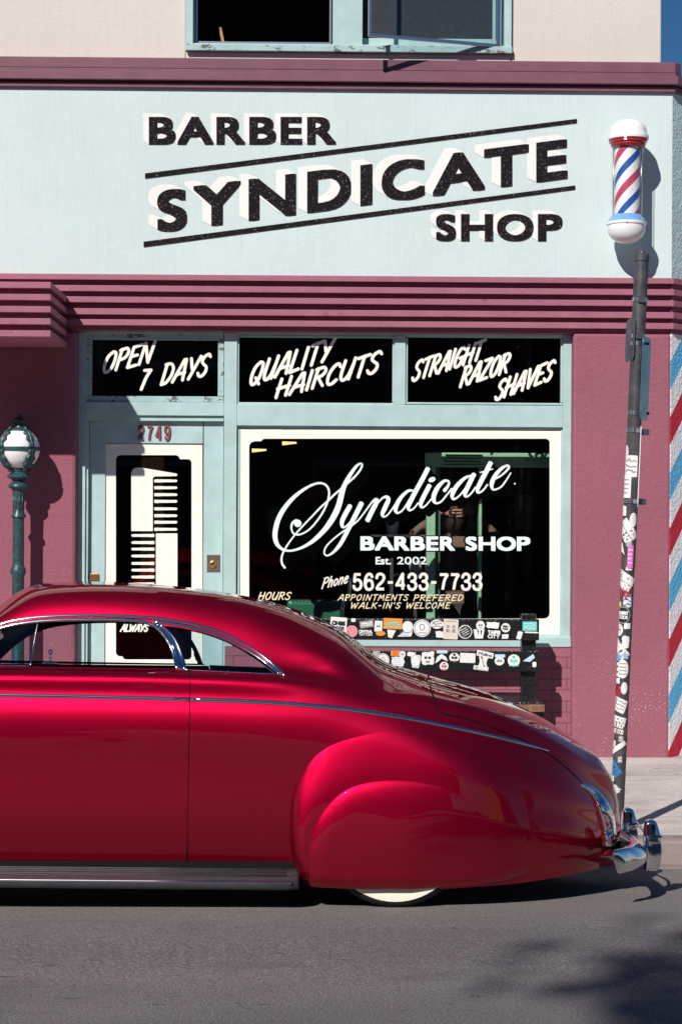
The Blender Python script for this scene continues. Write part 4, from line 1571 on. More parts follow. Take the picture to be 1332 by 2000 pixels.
F_door = np.where(np.abs(CARH) > .7, sdf_poly(CARXZ, dpoly), -1)
LID = [(836, 1319), (841, 1345), (849, 1370), (859, 1391), (900, 1401), (950, 1417), (1000, 1436), (1040, 1455), (1080, 1479), (1115, 1508), (1145, 1540), (1168, 1572), (1186, 1604), (1197, 1632)]
lid_pts = [on_body(a, b, 0, .5)[0] for a, b in crom(LID, 4)]
lpoly = [(p.x, p.z - KR * (YC - p.y)) for p in lid_pts]
lpoly = lpoly + [(1.6, lpoly[-1][1]), (1.6, 1.4), (lpoly[0][0], 1.4)]
F_lid = sdf_poly(CARXZ, lpoly)


def car_panel(name, F, mat=None, lab=None, P_=None, parent=None):
    v, f = clip_grid(P_ if P_ is not None else CARP, F)
    o = link_mesh(name, v, f, mat or M['candy'], parent or car, True)
    return tag(o, lab)


eps = .0012
Fb = np.minimum(np.minimum(-F_open, -F_door - eps), -F_lid - eps)
body = car_panel('body', Fb)
near = (np.arange(NV) <= NVH)[None] & np.ones((NU, 1), bool)
Fd = np.minimum(F_door - eps, -F_open)
for side_mask in (near, ~near):
    door_c = car_panel('car_door', np.where(side_mask, Fd, -1))
lid = car_panel('deck_lid', F_lid - eps)
# inner lining
INN = CARP - NRM * 0
NN = NRM.copy()
NN[:, NVH + 1:] = NRM[:, NVH + 1:]
sgn = np.sign((NN * (CARP - np.array([0, YC, .6]))).sum(-1, keepdims=True))
INN = CARP - NN * sgn * .022
car_panel('interior_lining', -F_open[::2, ::2] - .002, M['upholstery'], None, INN[::2, ::2])
# glass
back = car_panel('rear_window', F_back + .003, glass_mat('dark_rear_glass', (.10, .11, .11), 1.0), None, CARP - NN * sgn * .004)
car_panel('windscreen', F_ws + .003, M['carglass'], None, CARP - NN * sgn * .004)
F_q = np.where(side, sdf_poly(CARXZ, wr), -1)
for side_mask in (near, ~near):
    car_panel('quarter_window', np.where(side_mask, F_q + .004, -1), M['carglass'], None, CARP - NN * sgn * .010)
VENT = [(-110, 1298), (-75, 1258), (-35, 1235), (0, 1222), (40, 1212), (75, 1209), (59, 1299)]
F_v = np.where(side, np.minimum(sdf_poly(CARXZ, cxz(VENT)), sdf_poly(CARXZ, wf) + .004), -1)
for side_mask in (near, ~near):
    car_panel('vent_window', np.where(side_mask, F_v, -1), M['carglass'], None, CARP - NN * sgn * .008)


def trim(name, pts, r, flat=.6, lift=.002, mat=None, n=6, parent=None, ends=None, hh=.8):
    c = crom(pts, n)
    ps, ns = [], []
    for a, b in c:
        p, nr = on_body(a, b, lift, hh)
        ps.append(p)
        ns.append(nr)
    rs = [r] * len(ps)
    if ends:
        for k in range(min(5, len(rs))):
            rs[-1 - k] = r * (.25 + .75 * k / 5)
    mb = MB()
    mb.tube(ps, rs, 10, flat, ns)
    return mb.build(name, mat or M['polished'], parent or car, True)


trim('drip_moulding', [(-95, 1288), (-70, 1262), (-32, 1237), (0, 1220.5), (40, 1210.5), (100, 1204.5), (200, 1202.5), (300, 1207.5), (350, 1214.5), (400, 1225), (450, 1243), (500, 1272), (535, 1300), (556, 1321)], .0068, .7, .004, hh=.65)
trim('window_trim', [(-70, 1268), (-32, 1243), (0, 1227.5), (40, 1218), (100, 1212), (200, 1210.5), (270, 1213), (300, 1222), (322, 1243), (338, 1272), (347, 1306)], .0085, .6, .001, hh=.7)
trim('window_trim', [(312, 1219), (340, 1246), (355, 1280), (361.5, 1308)], .008, .7, .002, hh=.7)
trim('window_trim', [(300, 1214), (350, 1221), (400, 1233), (450, 1252), (500, 1281), (530, 1303), (546, 1316)], .007, .6, .001, hh=.7)
trim('window_trim', [(352, 1308), (450, 1313), (546, 1317.5)], .0035, .7, .002, hh=.74)
trim('window_trim', [(-80, 1299.5), (60, 1301)], .0045, .7, .002, hh=.74)
trim('vent_frame', [(75, 1212), (67, 1255), (60, 1299)], .0035, .8, -.004, hh=.7)
trim('window_gasket', [(306, 1216), (331, 1243), (347, 1278), (354, 1308)], .013, .25, .001, M['chrome'], hh=.7)
trim('belt_moulding', [(-900, 1364), (-600, 1357), (-300, 1355), (0, 1357.5), (180, 1361), (369, 1366)], .0088, .55, .002)
trim('belt_moulding', [(372, 1366), (500, 1370.5), (620, 1379), (700, 1388), (800, 1404), (900, 1424), (1000, 1447), (1072, 1467)], .0095, .55, .002, ends=True)
trim('panel_gap', [(371.5, 1309), (371, 1345), (370.5, 1410), (368, 1550), (365, 1691)], .0021, .5, .0, M['blackseam'])
trim('panel_gap', [(-335, 1300), (-335, 1500), (-335, 1685)], .0030, .5, .0, M['blackseam'])
trim('panel_gap', LID, .0042, .5, .0, M['blackseam'], hh=.5)

# rear fender and skirt ------------------------------------------------------------
DU, DV = np.gradient(CARP, axis=0), np.gradient(CARP, axis=1)


def hbody(x, z):
    """body half width under any (X, z), first order from the nearest grid vertex"""
    x, z = np.broadcast_arrays(np.asarray(x, float), np.asarray(z, float))
    z = np.maximum(z, ZROCK)
    out = np.zeros(x.shape)
    for q in np.ndindex(x.shape):
        co, k, dist = kd.find((x[q], 0, z[q]))
        i, j = ni[k]
        a, b, c, d_ = DU[i, j, 0], DV[i, j, 0], DU[i, j, 2], DV[i, j, 2]
        det = a * d_ - b * c
        ex, ez = x[q] - CARP[i, j, 0], z[q] - CARP[i, j, 2]
        u, w = ((d_ * ex - b * ez) / det, (a * ez - c * ex) / det) if abs(det) > 1e-9 else (0, 0)
        u, w = max(-2, min(2, u)), max(-2, min(2, w))
        out[q] = YC - (CARP[i, j, 1] + u * DU[i, j, 1] + w * DV[i, j, 1])
    return out


ZROCK = P(700, 1690, YC - .85).z


def sstep(x): return np.clip(x, 0, 1) ** 2 * (3 - 2 * np.clip(x, 0, 1))


def pontoon(name, outline, spine, hfun, wid, A0, nt=70, lab=None, parent=None, convex=None, n=9):
    oc = crom(outline, n)
    O = np.array([(P(a, b, YC - .89).x, P(a, b, YC - .89).z) for a, b in oc])
    Cc = np.array([(P(a, b, YC - .9).x, P(a, b, YC - .9).z) for a, b in spine])
    ns_ = len(O)
    sa = np.linspace(0, 1, ns_)
    Cx = np.interp(sa, np.linspace(0, 1, len(Cc)), Cc[:, 0])
    Cz = np.interp(sa, np.linspace(0, 1, len(Cc)), Cc[:, 1])
    tt = np.linspace(0, 1, nt) ** 1.7
    Xg = O[:, None, 0] + (Cx - O[:, 0])[:, None] * tt[None]
    Zg = O[:, None, 1] + (Cz - O[:, 1])[:, None] * tt[None]
    Lr = np.hypot(Cx - O[:, 0], Cz - O[:, 1])
    d = Lr[:, None] * tt[None]
    Hg = hfun(Xg, Zg, d, sa[:, None] * np.ones_like(d))
    Pg = np.stack([Xg, YC - Hg, Zg], -1)
    v, f = clip_grid(Pg, np.ones(Xg.shape))
    o = link_mesh(name, v, f, M['candy'], parent or car, True)
    return tag(o, lab)


zbot = lambda x: np.interp(x, [P(a, 1735, YC - .9).x for a in (592, 700, 860, 960, 1040, 1100)], [P(a, b, YC - .9).z for a, b in ((592, 1733), (700, 1738), (860, 1737), (960, 1731), (1040, 1724), (1100, 1714))])
X850, X1060 = P(790, 1600, YC - .9).x, P(1085, 1600, YC - .75).x


def h_fender(x, z, d, s):
    hb = hbody(x, z)
    ht = .917 - .22 * (z - .34) ** 2
    w = 1 - sstep((x - X850) / (X1060 - X850))
    ht = ht * w + (hb - .010) * (1 - w)
    wd_ = .075 + .125 * sstep((s - .14) / .32)
    u = np.clip(d / wd_, 0, 1)
    g = np.sqrt(np.clip(1 - (1 - u) ** 2, 0, 1))
    k = sstep((s - .45) / .2)
    g = g * (1 - k) + sstep(u) * k
    h = hb - .010 + (ht - hb + .010) * g
    e = np.clip(1 - (z - zbot(x)) / .055, 0, 1)
    return h - .03 * e ** 2


FENDER = [(594, 1733), (580, 1712), (569, 1680), (565, 1640), (566, 1595), (573, 1550), (589, 1511), (614, 1475), (653, 1445), (704, 1426), (760, 1417), (820, 1417), (880, 1427), (940, 1447), (1000, 1478), (1050, 1524), (1084, 1580), (1098, 1640), (1094, 1690), (1084, 1714)]
fender = pontoon('rear_fender', FENDER, [(680, 1737.5), (800, 1738), (930, 1733), (1000, 1727)], h_fender, .08, .05)
SKIRT = [(604, 1733), (600, 1700), (601, 1665), (607, 1635), (620, 1600), (640, 1571), (668, 1545), (705, 1529), (750, 1522), (800, 1523), (850, 1531), (900, 1546), (945, 1570), (980, 1605), (1000, 1650), (1005, 1695), (1000, 1727)]


def h_skirt(x, z, d, s):
    hf = h_fender(x, z, np.full_like(d, 9.0), np.full_like(d, .5))
    fade = 1 - sstep((s - .45) / .4)
    gc = np.sqrt(np.clip(1 - (1 - np.clip(d / .10, 0, 1)) ** 2, 0, 1))
    return hf - .004 + (.021 * fade * gc + .0055 * sstep(d / .3))


skirt = pontoon('fender_skirt', SKIRT, [(700, 1737.5), (800, 1737.7), (900, 1734.5)], h_skirt, .08, .03)
# front fender, ahead of the frame
FF = [(a, b) for a, b in ((-380, 1733), (-372, 1690), (-385, 1600), (-430, 1520), (-520, 1450), (-620, 1420), (-720, 1425), (-830, 1470), (-905, 1560), (-930, 1660), (-905, 1733))]


def h_ff(x, z, d, s):
    g = np.sqrt(np.clip(1 - (1 - np.clip(d / .16, 0, 1)) ** 2, 0, 1))
    base = .80 - .5 * sstep((-2.75 - x) / .7) * .9
    return base + .12 * g


pontoon('front_fender', FF, [(-560, 1735), (-650, 1735), (-740, 1735)], h_ff, .08, .05)

# running board --------------------------------------------------------------------
mb = MB()
prof = []
zi, zo = P(300, 1691, YC - .82).z, P(300, 1722, YC - .955).z
prof = [(.80, zi - .004), (.84, zi - .006), (.88, zi - .012), (.915, zi - .022), (.940, zo + .018), (.956, zo + .004), (.960, zo - .010), (.955, zo - .026), (.93, zo - .034), (.80, zo - .034)]
xs = [P(a, 1710, YC - .93).x for a in (-390, 0, 300, 560)]
slope = (P(560, 1725, YC - .95).z - P(0, 1720, YC - .95).z) / (P(560, 1725, YC - .95).x - P(0, 1720, YC - .95).x)
xend = P(584, 1725, YC - .93).x
prof2 = crom(prof, 3)
vs, fs = [], []
xl_ = list(np.linspace(xs[0], xend - .045, 10)) + [xend - .03, xend - .015, xend]
k = len(prof2)
for x in xl_:
    dz = (x - xs[2]) * slope
    pin = max(0, (x - (xend - .045)) / .045)
    for h_, z_ in prof2:
        hh_ = h_ - pin * .03 * max(0, (h_ - .8) / .16)
        vs.append((x, YC - hh_, z_ + dz))
for i in range(len(xl_) - 1):
    for j in range(k - 1): fs.append((i * k + j, i * k + j + 1, (i + 1) * k + j + 1, (i + 1) * k + j))
fs.append([(len(xl_) - 1) * k + j for j in range(k)])
rbm = plain('running_board_rubber', (.055, .055, .062), .32, .3, var=.15)
rb = link_mesh('running_board', vs, fs, rbm, car, True)
mb = MB()
for q, hq in enumerate((.845, .865, .885, .905, .922)):
    zq = float(np.interp(hq, [p[0] for p in prof[:6]], [p[1] for p in prof[:6]]))
    mb.tube([(x, YC - hq, zq + (x - xs[2]) * slope + .001) for x in (xs[0], xs[1], xs[2], xend - .05)], .0035, 6)
mb.build('tread_rib', rbm, rb, True)
mb = MB()
mb.tube([(x, YC - .957, zo + .000 + (x - xs[2]) * slope) for x in (xs[0], xs[1], xs[2], xend - .03)], .008, 8, .6, [Vector((0, -1, 0))] * 4)
mb.build('edge_trim', plain('dull_running_board_trim', (.45, .45, .50), .25, 1.0), rb, True)
# underside
mb = MB()
mb.box(-3.0, .25, YC - .70, YC + .70, .03, .14)
mb.box(-3.1, xend, YC - .83, YC - .78, .06, zi + .02)
mb.build('underbody', M['underbody'], car)


# wheels ------------------------------------------------------------------------------
def wheel(px, hh, far=False):
    c = P(px, 1600, YC - .88)
    s = -1 if not far else 1
    y = YC + s * hh
    zc_ = road_z(y) - .001
    Rw = .318
    c = Vector((c.x, y, zc_ + Rw))
    mb = MB()
    mb.lathe(c, [(.19, .075), (.23, .085), (.272, .088), (.296, .080), (.312, .060), (.318, .03), (.318, -.03), (.312, -.06), (.285, -.085), (.19, -.08)], 64, (0, s, 0))
    w = mb.build('wheel', M['rubber'], car, autosmooth=40)
    mb = MB()
    mb.lathe(c, [(.200, .070), (.203, .086), (.245, .092), (.284, .0895), (.287, .083)], 64, (0, s, 0))
    mb.build('whitewall_band', M['whitewall'], w, autosmooth=50)
    mb = MB()
    mb.lathe(c, [(.195, .06), (.195, .074), (.16, .078), (.10, .092), (.05, .10), (.0, .102)], 48, (0, s, 0))
    mb.build('hubcap', M['hub'], w, autosmooth=50)


for far in (False, True):
    wheel(773, .868 - .092 if not far else .74, far)
    wheel(-590, .735 - .09 if not far else .735 - .10, far)

# seats and cabin bits -----------------------------------------------------------------
def cabz(h): return KR * h


for x0, x1 in ((-1.02, -.86), (-.30, -.14)):
    mb = MB()
    mb.obox((x0 + .08, YC, .56), (.085, 0, 0), (0, .62, -.62 * KR), (.06, 0, .27))
    mb.build('seat', M['upholstery'], car, bevel=.05)
mb = MB()
mb.obox((.10, YC, .80), (.30, 0, -.02), (0, .60, -.60 * KR), (0, 0, .01))
mb.build('parcel_shelf', M['upholstery'], car)
c = P(466, 1313, YC - .30)
mb = MB()
mb.lathe((c.x, c.y, c.z - .02), [(.082, 0), (.086, .018), (.080, .026), (.060, .020), (.02, .022), (.0, .022)], 36)
mb.build('shelf_speaker', plain('teal_metal_speaker', (.20, .33, .34), .25, .8), car, autosmooth=40)
c = P(99, 1298, YC - .74)
mb = MB()
mb.tube([c, c + Vector((0, 0, .05))], .005, 8)
mb.lathe(c + Vector((0, 0, .045)), [(.002, 0), (.010, .004), (.010, .016), (.003, .02)], 12)
mb.tube([c + Vector((-.035, 0, .006)), c + Vector((.035, 0, .004))], .006, 8)
mb.build('lock_knob', M['chrome'], car, True)
# steering wheel behind the vent glass
c = P(-30, 1300, YC - .36)
ringp = [(c.x + .10 * math.cos(a) * .35, c.y + .18 * math.sin(a), c.z + .02 + .17 * math.cos(a)) for a in np.linspace(0, 2 * math.pi, 33)]
mb = MB()
mb.tube(ringp, .011, 8)
mb.build('steering_wheel', M['white'], car, True)

# tail lamp ---------------------------------------------------------------------------
tp = [(1131, 1532), (1148, 1541), (1163, 1556), (1175, 1578), (1184, 1604), (1188, 1630), (1188, 1646)]
ps, ns, rs = [], [], []
tc_ = crom(tp, 6)
for i, (a, b) in enumerate(tc_):
    p, nr = on_body(a, b, 0, .3)
    ps.append(p)
    ns.append(nr)
    u = i / (len(tc_) - 1)
    rs.append(.006 + .046 * math.sin(min(1, u * 1.5) * math.pi / 2) ** 1.2)
mb = MB()
mb.tube([p + n * .002 for p, n in zip(ps, ns)], rs, 24, .62, ns)
lamp_h = mb.build('tail_lamp', M['chrome'], car, True)
t = NT('red_lamp_lens')
t.set((.16, .004, .008), .08, 0, .6)
t.b.inputs['Transmission Weight'].default_value = .35
mb = MB()
v, f = ico((0, 0, 0), .050, .020, .016)
p, nr = on_body(1184, 1663, .010, .25)
q = nr.to_track_quat('-Y', 'Z')
mb.add([p + q @ Vector(x) for x in v], f)
mb.build('reflector', t.m, car, True)

# rear bumper --------------------------------------------------------------------------
bp = [(.90, -.845), (1.00, -.838), (1.11, -.80), (1.215, -.70), (1.29, -.55), (1.335, -.35), (1.352, -.12), (1.352, .12), (1.335, .35), (1.29, .55), (1.215, .70), (1.11, .80), (1.00, .838), (.90, .845)]
xbar = P(1258, 1675, YC - .30).x - .03
dxb = xbar - 1.352
hb_ = [(-.175, -.835), (-.15, -.80), (-.095, -.72), (-.045, -.58), (-.015, -.38), (0, -.14)]
bc = crom([(xbar + a, b) for a, b in hb_] + [(xbar + a, -b) for a, b in hb_[::-1]], 8)
prof = [(-.012, .050), (.012, .046), (.026, .030), (.033, .0), (.026, -.026), (.012, -.040), (-.012, -.044)]
prof = [(a - .55 * max(0, b) ** 1.0 * 1.0, b) for a, b in crom(prof, 4)]
zb = P(1230, 1672, YC - .6).z
vs, fs = [], []
for i, (x, hh_) in enumerate(bc):
    a, b = bc[max(0, i - 1)], bc[min(len(bc) - 1, i + 1)]
    t_ = Vector((b[0] - a[0], -(b[1] - a[1]), 0)).normalized()
    n_ = Vector((-t_.y, t_.x, 0))
    if n_.x < 0 and abs(hh_) < .6: n_ = -n_
    n_ = Vector((t_.y, -t_.x, 0)) if Vector((t_.y, -t_.x, 0)).dot(Vector((x - .3, hh_ * -1, 0))) > 0 else Vector((-t_.y, t_.x, 0))
    u = i / (len(bc) - 1)
    endk = min(1, min(u, 1 - u) / .05)
    sc_ = .80 + .20 * math.sqrt(max(.0, 1 - (1 - endk) ** 2))
    for o_, z_ in prof:
        vs.append((x + n_.x * o_, YC + hh_ + n_.y * o_, zb + z_ * sc_ - KR * (hh_ + .6)))
k = len(prof)
for i in range(len(bc) - 1):
    for j in range(k - 1): fs.append((i * k + j, (i + 1) * k + j, (i + 1) * k + j + 1, i * k + j + 1))
fs.append(list(range(k)))
fs.append([(len(bc) - 1) * k + j for j in range(k)][::-1])
bumper = link_mesh('rear_bumper', vs, fs, M['chrome'], car, True)
md = bumper.modifiers.new('thick', 'SOLIDIFY')
md.thickness = .006


def guard(px, py0, py1, hh_, w):
    """upright overrider: tapered slab with a shoulder line and a rounded top"""
    p0, p1 = P(px, py1, YC - hh_), P(px, py0, YC - hh_)
    H = p1.z - p0.z
    # height, half width, rear face offset, front offset
    secs = [(0, .92, .030, -.03), (.06, 1.0, .040, -.03), (.35, 1.0, .050, -.03), (.60, .90, .046, -.03), (.655, .88, .045, -.03), (.66, .93, .051, -.03), (.70, .92, .051, -.03), (.705, .84, .043, -.03), (.90, .66, .030, -.028), (.965, .58, .022, -.022), (.99, .46, .010, -.014), (1.0, .30, .0, -.006)]
    vs, fs = [], []
    ns_ = 28
    for tz, ww, fo, ba in secs:
        for k in range(ns_):
            a = 2 * math.pi * k / ns_
            ca, sa = math.cos(a), math.sin(a)
            e = 2 / 4.5
            xx = (abs(ca) ** e) * math.copysign(1, ca)
            yy = (abs(sa) ** e) * math.copysign(1, sa)
            vs.append((p0.x + (xx + 1) / 2 * (fo - ba) + ba, p0.y + yy * w * ww, p0.z + H * tz))
    for i in range(len(secs) - 1):
        for k in range(ns_):
            fs.append((i * ns_ + k, i * ns_ + (k + 1) % ns_, (i + 1) * ns_ + (k + 1) % ns_, (i + 1) * ns_ + k))
    fs.append(list(range(ns_ - 1, -1, -1)))
    fs.append([(len(secs) - 1) * ns_ + k for k in range(ns_)])
    mb = MB()
    mb.add(vs, fs)
    return mb.build('bumper_guard', M['chrome'], bumper, autosmooth=38)


guard(1269, 1600, 1698, .34, .044)
guard(1225, 1577, 1672, -.34, .044)
mb = MB()
ps_ = [P(a, b, YC - h_) for a, b, h_ in ((1262, 1640, .30), (1256, 1622, .15), (1245, 1612, 0), (1236, 1618, -.2))]
mb.tube([Vector(q) for q in crom([tuple(p) for p in ps_], 6)], .008, 8)
mb.build('guard_bar', M['chrome'], bumper, True)
mb = MB()
for hh_ in (-.25, .25):
    mb = MB()
    mb.box(1.12, xbar - .01, YC - hh_ - .025, YC - hh_ + .025, zb - .04, zb)
    mb.build('bumper_bracket', M['underbody'], bumper)

# ================================================================== LAMP POST BY THE WALL
def lathe_px(mb, cx, ypl, prof, seg=32):
    """prof: (half width px, py) read off the photo, turned about the vertical axis at cx"""
    c = P(cx, 1000, ypl)
    sc_ = (ypl - CAM.y) / FPX
    pts = [(w * sc_, P(cx, py, ypl).z) for w, py in prof]
    mb.lathe((c.x, ypl, 0), pts, seg)
    return c


YLP = -.185
lp_c = P(37, 1000, YLP)
lamp = empty('street_lamp', (lp_c.x, YLP, 0), 'dark green cast iron lamp post with a white globe beside the plum wall', 'street lamp')
mb = MB()
prof = [(0, 905), (16, 905.5), (17, 913), (15, 919), (14, 922), (23, 930), (23, 932), (15, 936), (12, 939), (12, 941), (19, 946), (20, 950), (18, 953.5), (13, 956), (11.5, 960), (10.5, 975), (10, 990), (11, 1002), (14.5, 1007), (15, 1009), (11.5, 1012), (11, 1020), (11.2, 1100), (11.5, 1105), (15, 1112), (15, 1120), (11.8, 1126), (12, 1200), (13, 1380), (20, 1390), (22, 1400), (22, 1440), (30, 1455), (30, 1483)]
lathe_px(mb, 37, YLP, [(w, y) for w, y in prof[::-1]], 28)
post = mb.build('post', M['greeniron'], lamp, autosmooth=35)
mb = MB()
for k in range(10):
    w = 2 * math.pi * k / 10
    a0, a1 = P(37, 962, YLP), P(37, 1003, YLP)
    mb.tube([(lp_c.x + math.cos(w) * .0372, YLP + math.sin(w) * .0372, a0.z), (lp_c.x + math.cos(w) * .034, YLP + math.sin(w) * .034, a1.z)], .0042, 6)
mb.build('flute', M['greeniron'], post, True)
gc = P(38, 877, YLP)
rg = 40.5 * (YLP - CAM.y) / FPX
v, f = ico((gc.x, gc.y, gc.z), rg, rg, rg, 4)
link_mesh('globe', v, f, M['globe'], lamp, True)
mb = MB()
mb.lathe(gc, [(rg + .001, -.013), (rg + .007, -.012), (rg + .008, .0), (rg + .007, .012), (rg + .001, .013)], 48)
cage = mb.build('cage_band', M['greeniron'], lamp, autosmooth=40)


def leaf_rib(az, up):
    """an acanthus scroll lying on the globe from the band to the pole of the globe"""
    mb = MB()
    ca, sa = math.cos(az), math.sin(az)
    t1 = Vector((-sa, ca, 0))
    cols = 13
    secs = np.linspace(.04, 1.12, 22)
    vs, fs = [], []
    for q in secs:
        lat = q * (1 if up else -1)
        n_ = Vector((ca * math.cos(lat), sa * math.cos(lat), math.sin(lat)))
        wd = (.012 + .017 * math.sin(min(1, (q - .04) / 1.0) * math.pi) ** .8 + .007 * math.sin(q * 17)) * (1.15 if q > .8 else 1)
        for k in range(cols):
            u = (k / (cols - 1) - .5) * 2
            lift = .006 + .009 * (1 - u * u) + .005 * math.cos(u * 9)
            if q > 1.0: lift += (q - 1.0) * .10
            vs.append(gc + n_ * (rg + lift) + t1 * (u * wd))
    for i in range(len(secs) - 1):
        for k in range(cols - 1):
            fs.append((i * cols + k, i * cols + k + 1, (i + 1) * cols + k + 1, (i + 1) * cols + k))
    o = link_mesh('leaf_scroll', vs, fs, M['greeniron'], cage, True)
    md = o.modifiers.new('thick', 'SOLIDIFY')
    md.thickness = .006
    return o


for k in range(4):
    for up in (True, False): leaf_rib(R(-46 + 90 * k), up)
mb = MB()
lathe_px(mb, 38, YLP, [(22, 841), (20, 838), (10, 835), (8, 830), (13, 826), (14, 822), (10, 819), (5, 815), (6, 813), (3, 809), (0, 806)], 20)
mb.build('finial', M['greeniron'], lamp, autosmooth=35)

# ================================================================== BARBER POLE ON THE SIGN BAND
YBP = -.198
bc_ = P(1221, 350, YBP)
bpole = empty('barber_pole', (bc_.x, YBP, bc_.z), 'wall mounted barber pole with white domes and red, white and blue stripes', 'barber pole')
lean = P(1223.5, 240, YBP).x - P(1219, 470, YBP).x
mb = MB()
dome_t = [(39, 273), (39.5, 271), (39, 266), (36.5, 262), (36, 257), (33.5, 248), (28, 241), (19, 236.5), (10, 234.6), (0, 234)]
lathe_px(mb, 1223, YBP, dome_t, 48)
mb.build('top_dome', M['white'], bpole, autosmooth=45)
mb = MB()
lathe_px(mb, 1222.5, YBP, [(28, 289), (32.5, 287), (34.5, 284), (33.5, 281.5), (37, 279), (36.5, 277), (38.5, 275), (38, 272.8)], 48)
mb.build('collar', M['collar_red'], bpole, autosmooth=40)
t = NT('spiral_stripes')
s_ = t.n('ShaderNodeSeparateXYZ')
t.l(t.coord(), s_.inputs[0])
ang = t.math('ARCTAN2', t.math('SUBTRACT', s_.outputs[1], YBP), t.math('SUBTRACT', s_.outputs[0], bc_.x))
zc_b = P(1221, 324, YBP).z
tt_ = t.math('FRACT', t.math('ADD', t.math('SUBTRACT', t.math('DIVIDE', s_.outputs[2], .27), t.math('DIVIDE', ang, math.pi)), (.37 - zc_b / .27 - .5) % 1.0))
cc = t.ramp(tt_, [(0, (.86, .85, .86)), (.26, (.02, .10, .36)), (.48, (.86, .85, .86)), (.76, (.52, .06, .13))], 'CONSTANT')
t.set(cc, .35, 0, .5)
M['spiral'] = t.m
mb = MB()
lathe_px(mb, 1221, YBP, [(24.8, 421), (24.8, 286)], 64)
mb.build('striped_cylinder', M['spiral'], bpole, autosmooth=40)
mb = MB()
c = P(1221, 1000, YBP)
sc_ = (YBP - CAM.y) / FPX
seg = 64
vs, fs = [], []
for z in (P(1221, 421, YBP).z, P(1221, 286, YBP).z):
    for k in range(seg):
        w = 2 * math.pi * k / seg
        vs.append((c.x + 30 * sc_ * math.cos(w), YBP + 30 * sc_ * math.sin(w), z))
fs = [(k, (k + 1) % seg, seg + (k + 1) % seg, seg + k) for k in range(seg)]
link_mesh('glass_tube', vs, fs, glass_mat('barber_pole_glass', (.97, .98, .98), .8), bpole, True)
mb = MB()
for w in (R(-20), R(200)):
    mb.tube([(c.x + 29 * sc_ * math.cos(w), YBP + 29 * sc_ * math.sin(w) + .03, P(1221, 424, YBP).z), (c.x + 29 * sc_ * math.cos(w), YBP + 29 * sc_ * math.sin(w) + .03, P(1221, 285, YBP).z)], .004, 8)
mb.build('tie_rod', M['steelband'], bpole, True)
mb = MB()
lathe_px(mb, 1220, YBP, [(38, 435), (38, 432.5), (35, 430), (34, 427), (31.5, 425), (30, 421.5), (28, 420)], 48)
mb.build('collar', M['collar_blue'], bpole, autosmooth=40)
mb = MB()
lathe_px(mb, 1219.5, YBP, [(0, 476), (12, 475), (22, 471), (30, 464.5), (35, 456), (37, 447), (37.2, 440.5), (39.2, 439.5), (39.5, 435), (38, 434)], 48)
mb.build('bottom_dome', M['white'], bpole, autosmooth=45)
for py in (266, 432):
    mb = MB()
    a = P(1224, py + 1, YBP - .137)
    mb.lathe((a.x, a.y + .006, a.z), [(.0032, 0), (.0032, .006)], 10, (0, -1, 0))
    mb.build('screw', M['blackseam'], bpole)
for py in (300, 415):
    mb = MB()
    a = P(1221, py, YBP)
    mb.box(a.x - .03, a.x + .03, YBP + .09, -.001, a.z - .025, a.z + .025)
    mb.build('wall_bracket', M['white'], bpole)


# ================================================================== STICKERS
def sticker(name, mapper, shape, w, h, base, ink='stk_black', text=None, ang=0, deco=None, parent=None, label=None, tsize=.32):
    """flat sticker: base sheet in material slot 0 and print in slot 1; mapper(u, v, lift) puts sticker mm on its surface"""
    res = max(.35, min(w, h) / 90)
    base_cv = Canvas(-w / 2 - 1, -h / 2 - 1, w / 2 + 1, h / 2 + 1, res)
    if shape == 'disc':
        base_cv.polys([[(w / 2 * math.cos(a), h / 2 * math.sin(a)) for a in np.linspace(0, 2 * math.pi, 40)[:-1]]])
    elif shape == 'rect':
        base_cv.polys([rrect(-w / 2, -h / 2, w / 2, h / 2, min(w, h) * .06, 3)])
    elif shape == 'torn':
        n = 26
        pts = []
        for k in range(n):
            a = 2 * math.pi * k / n
            m_ = 1 / max(abs(math.cos(a)), abs(math.sin(a)))
            r_ = m_ * random.uniform(.80, 1.0) / 1.05
            pts.append((w / 2 * math.cos(a) * r_, h / 2 * math.sin(a) * r_))
        base_cv.polys([pts])
    elif shape == 'letters':
        lines = text.split('|')
        lh = h / len(lines)
        for i, ln in enumerate(lines):
            put_string(base_cv, ln, -w / 2, w / 2, -h / 2 + i * lh + lh * .12, -h / 2 + (i + 1) * lh - lh * .08, lh * .04)
        text = None
    else:
        base_cv.polys([[(x * w / 2, y * h / 2) for x, y in shape]])
    ink_cv = Canvas(-w / 2 - 1, -h / 2 - 1, w / 2 + 1, h / 2 + 1, res)
    if text:
        lines = text.split('|')
        lh = h * tsize * (2 / (len(lines) + 1) if len(lines) > 2 else 1)
        y0 = -lh * len(lines) / 2
        for i, ln in enumerate(lines):
            tw = w * (.78 if shape != 'disc' else .62)
            put_string(ink_cv, ln, -tw / 2, tw / 2, y0 + i * lh + lh * .15, y0 + (i + 1) * lh - lh * .12, lh * .03)
    if deco: deco(ink_cv, w, h)
    V, F, MI = [], [], []
    ca, sa = math.cos(R(ang)), math.sin(R(ang))
    for cv_, lift, mi in ((base_cv, 0.0, 0), (ink_cv, .0009, 1)):
        v2, f2 = cv_.mesh2d()
        b = len(V)
        for x, y in v2: V.append(mapper(x * ca - y * sa, x * sa + y * ca, lift))
        F += [[b + i for i in q] for q in f2]
        MI += [mi] * len(f2)
    o = link_mesh(name, V, F, [M[base], M[ink]], parent, False, MI)
    return tag(o, label)


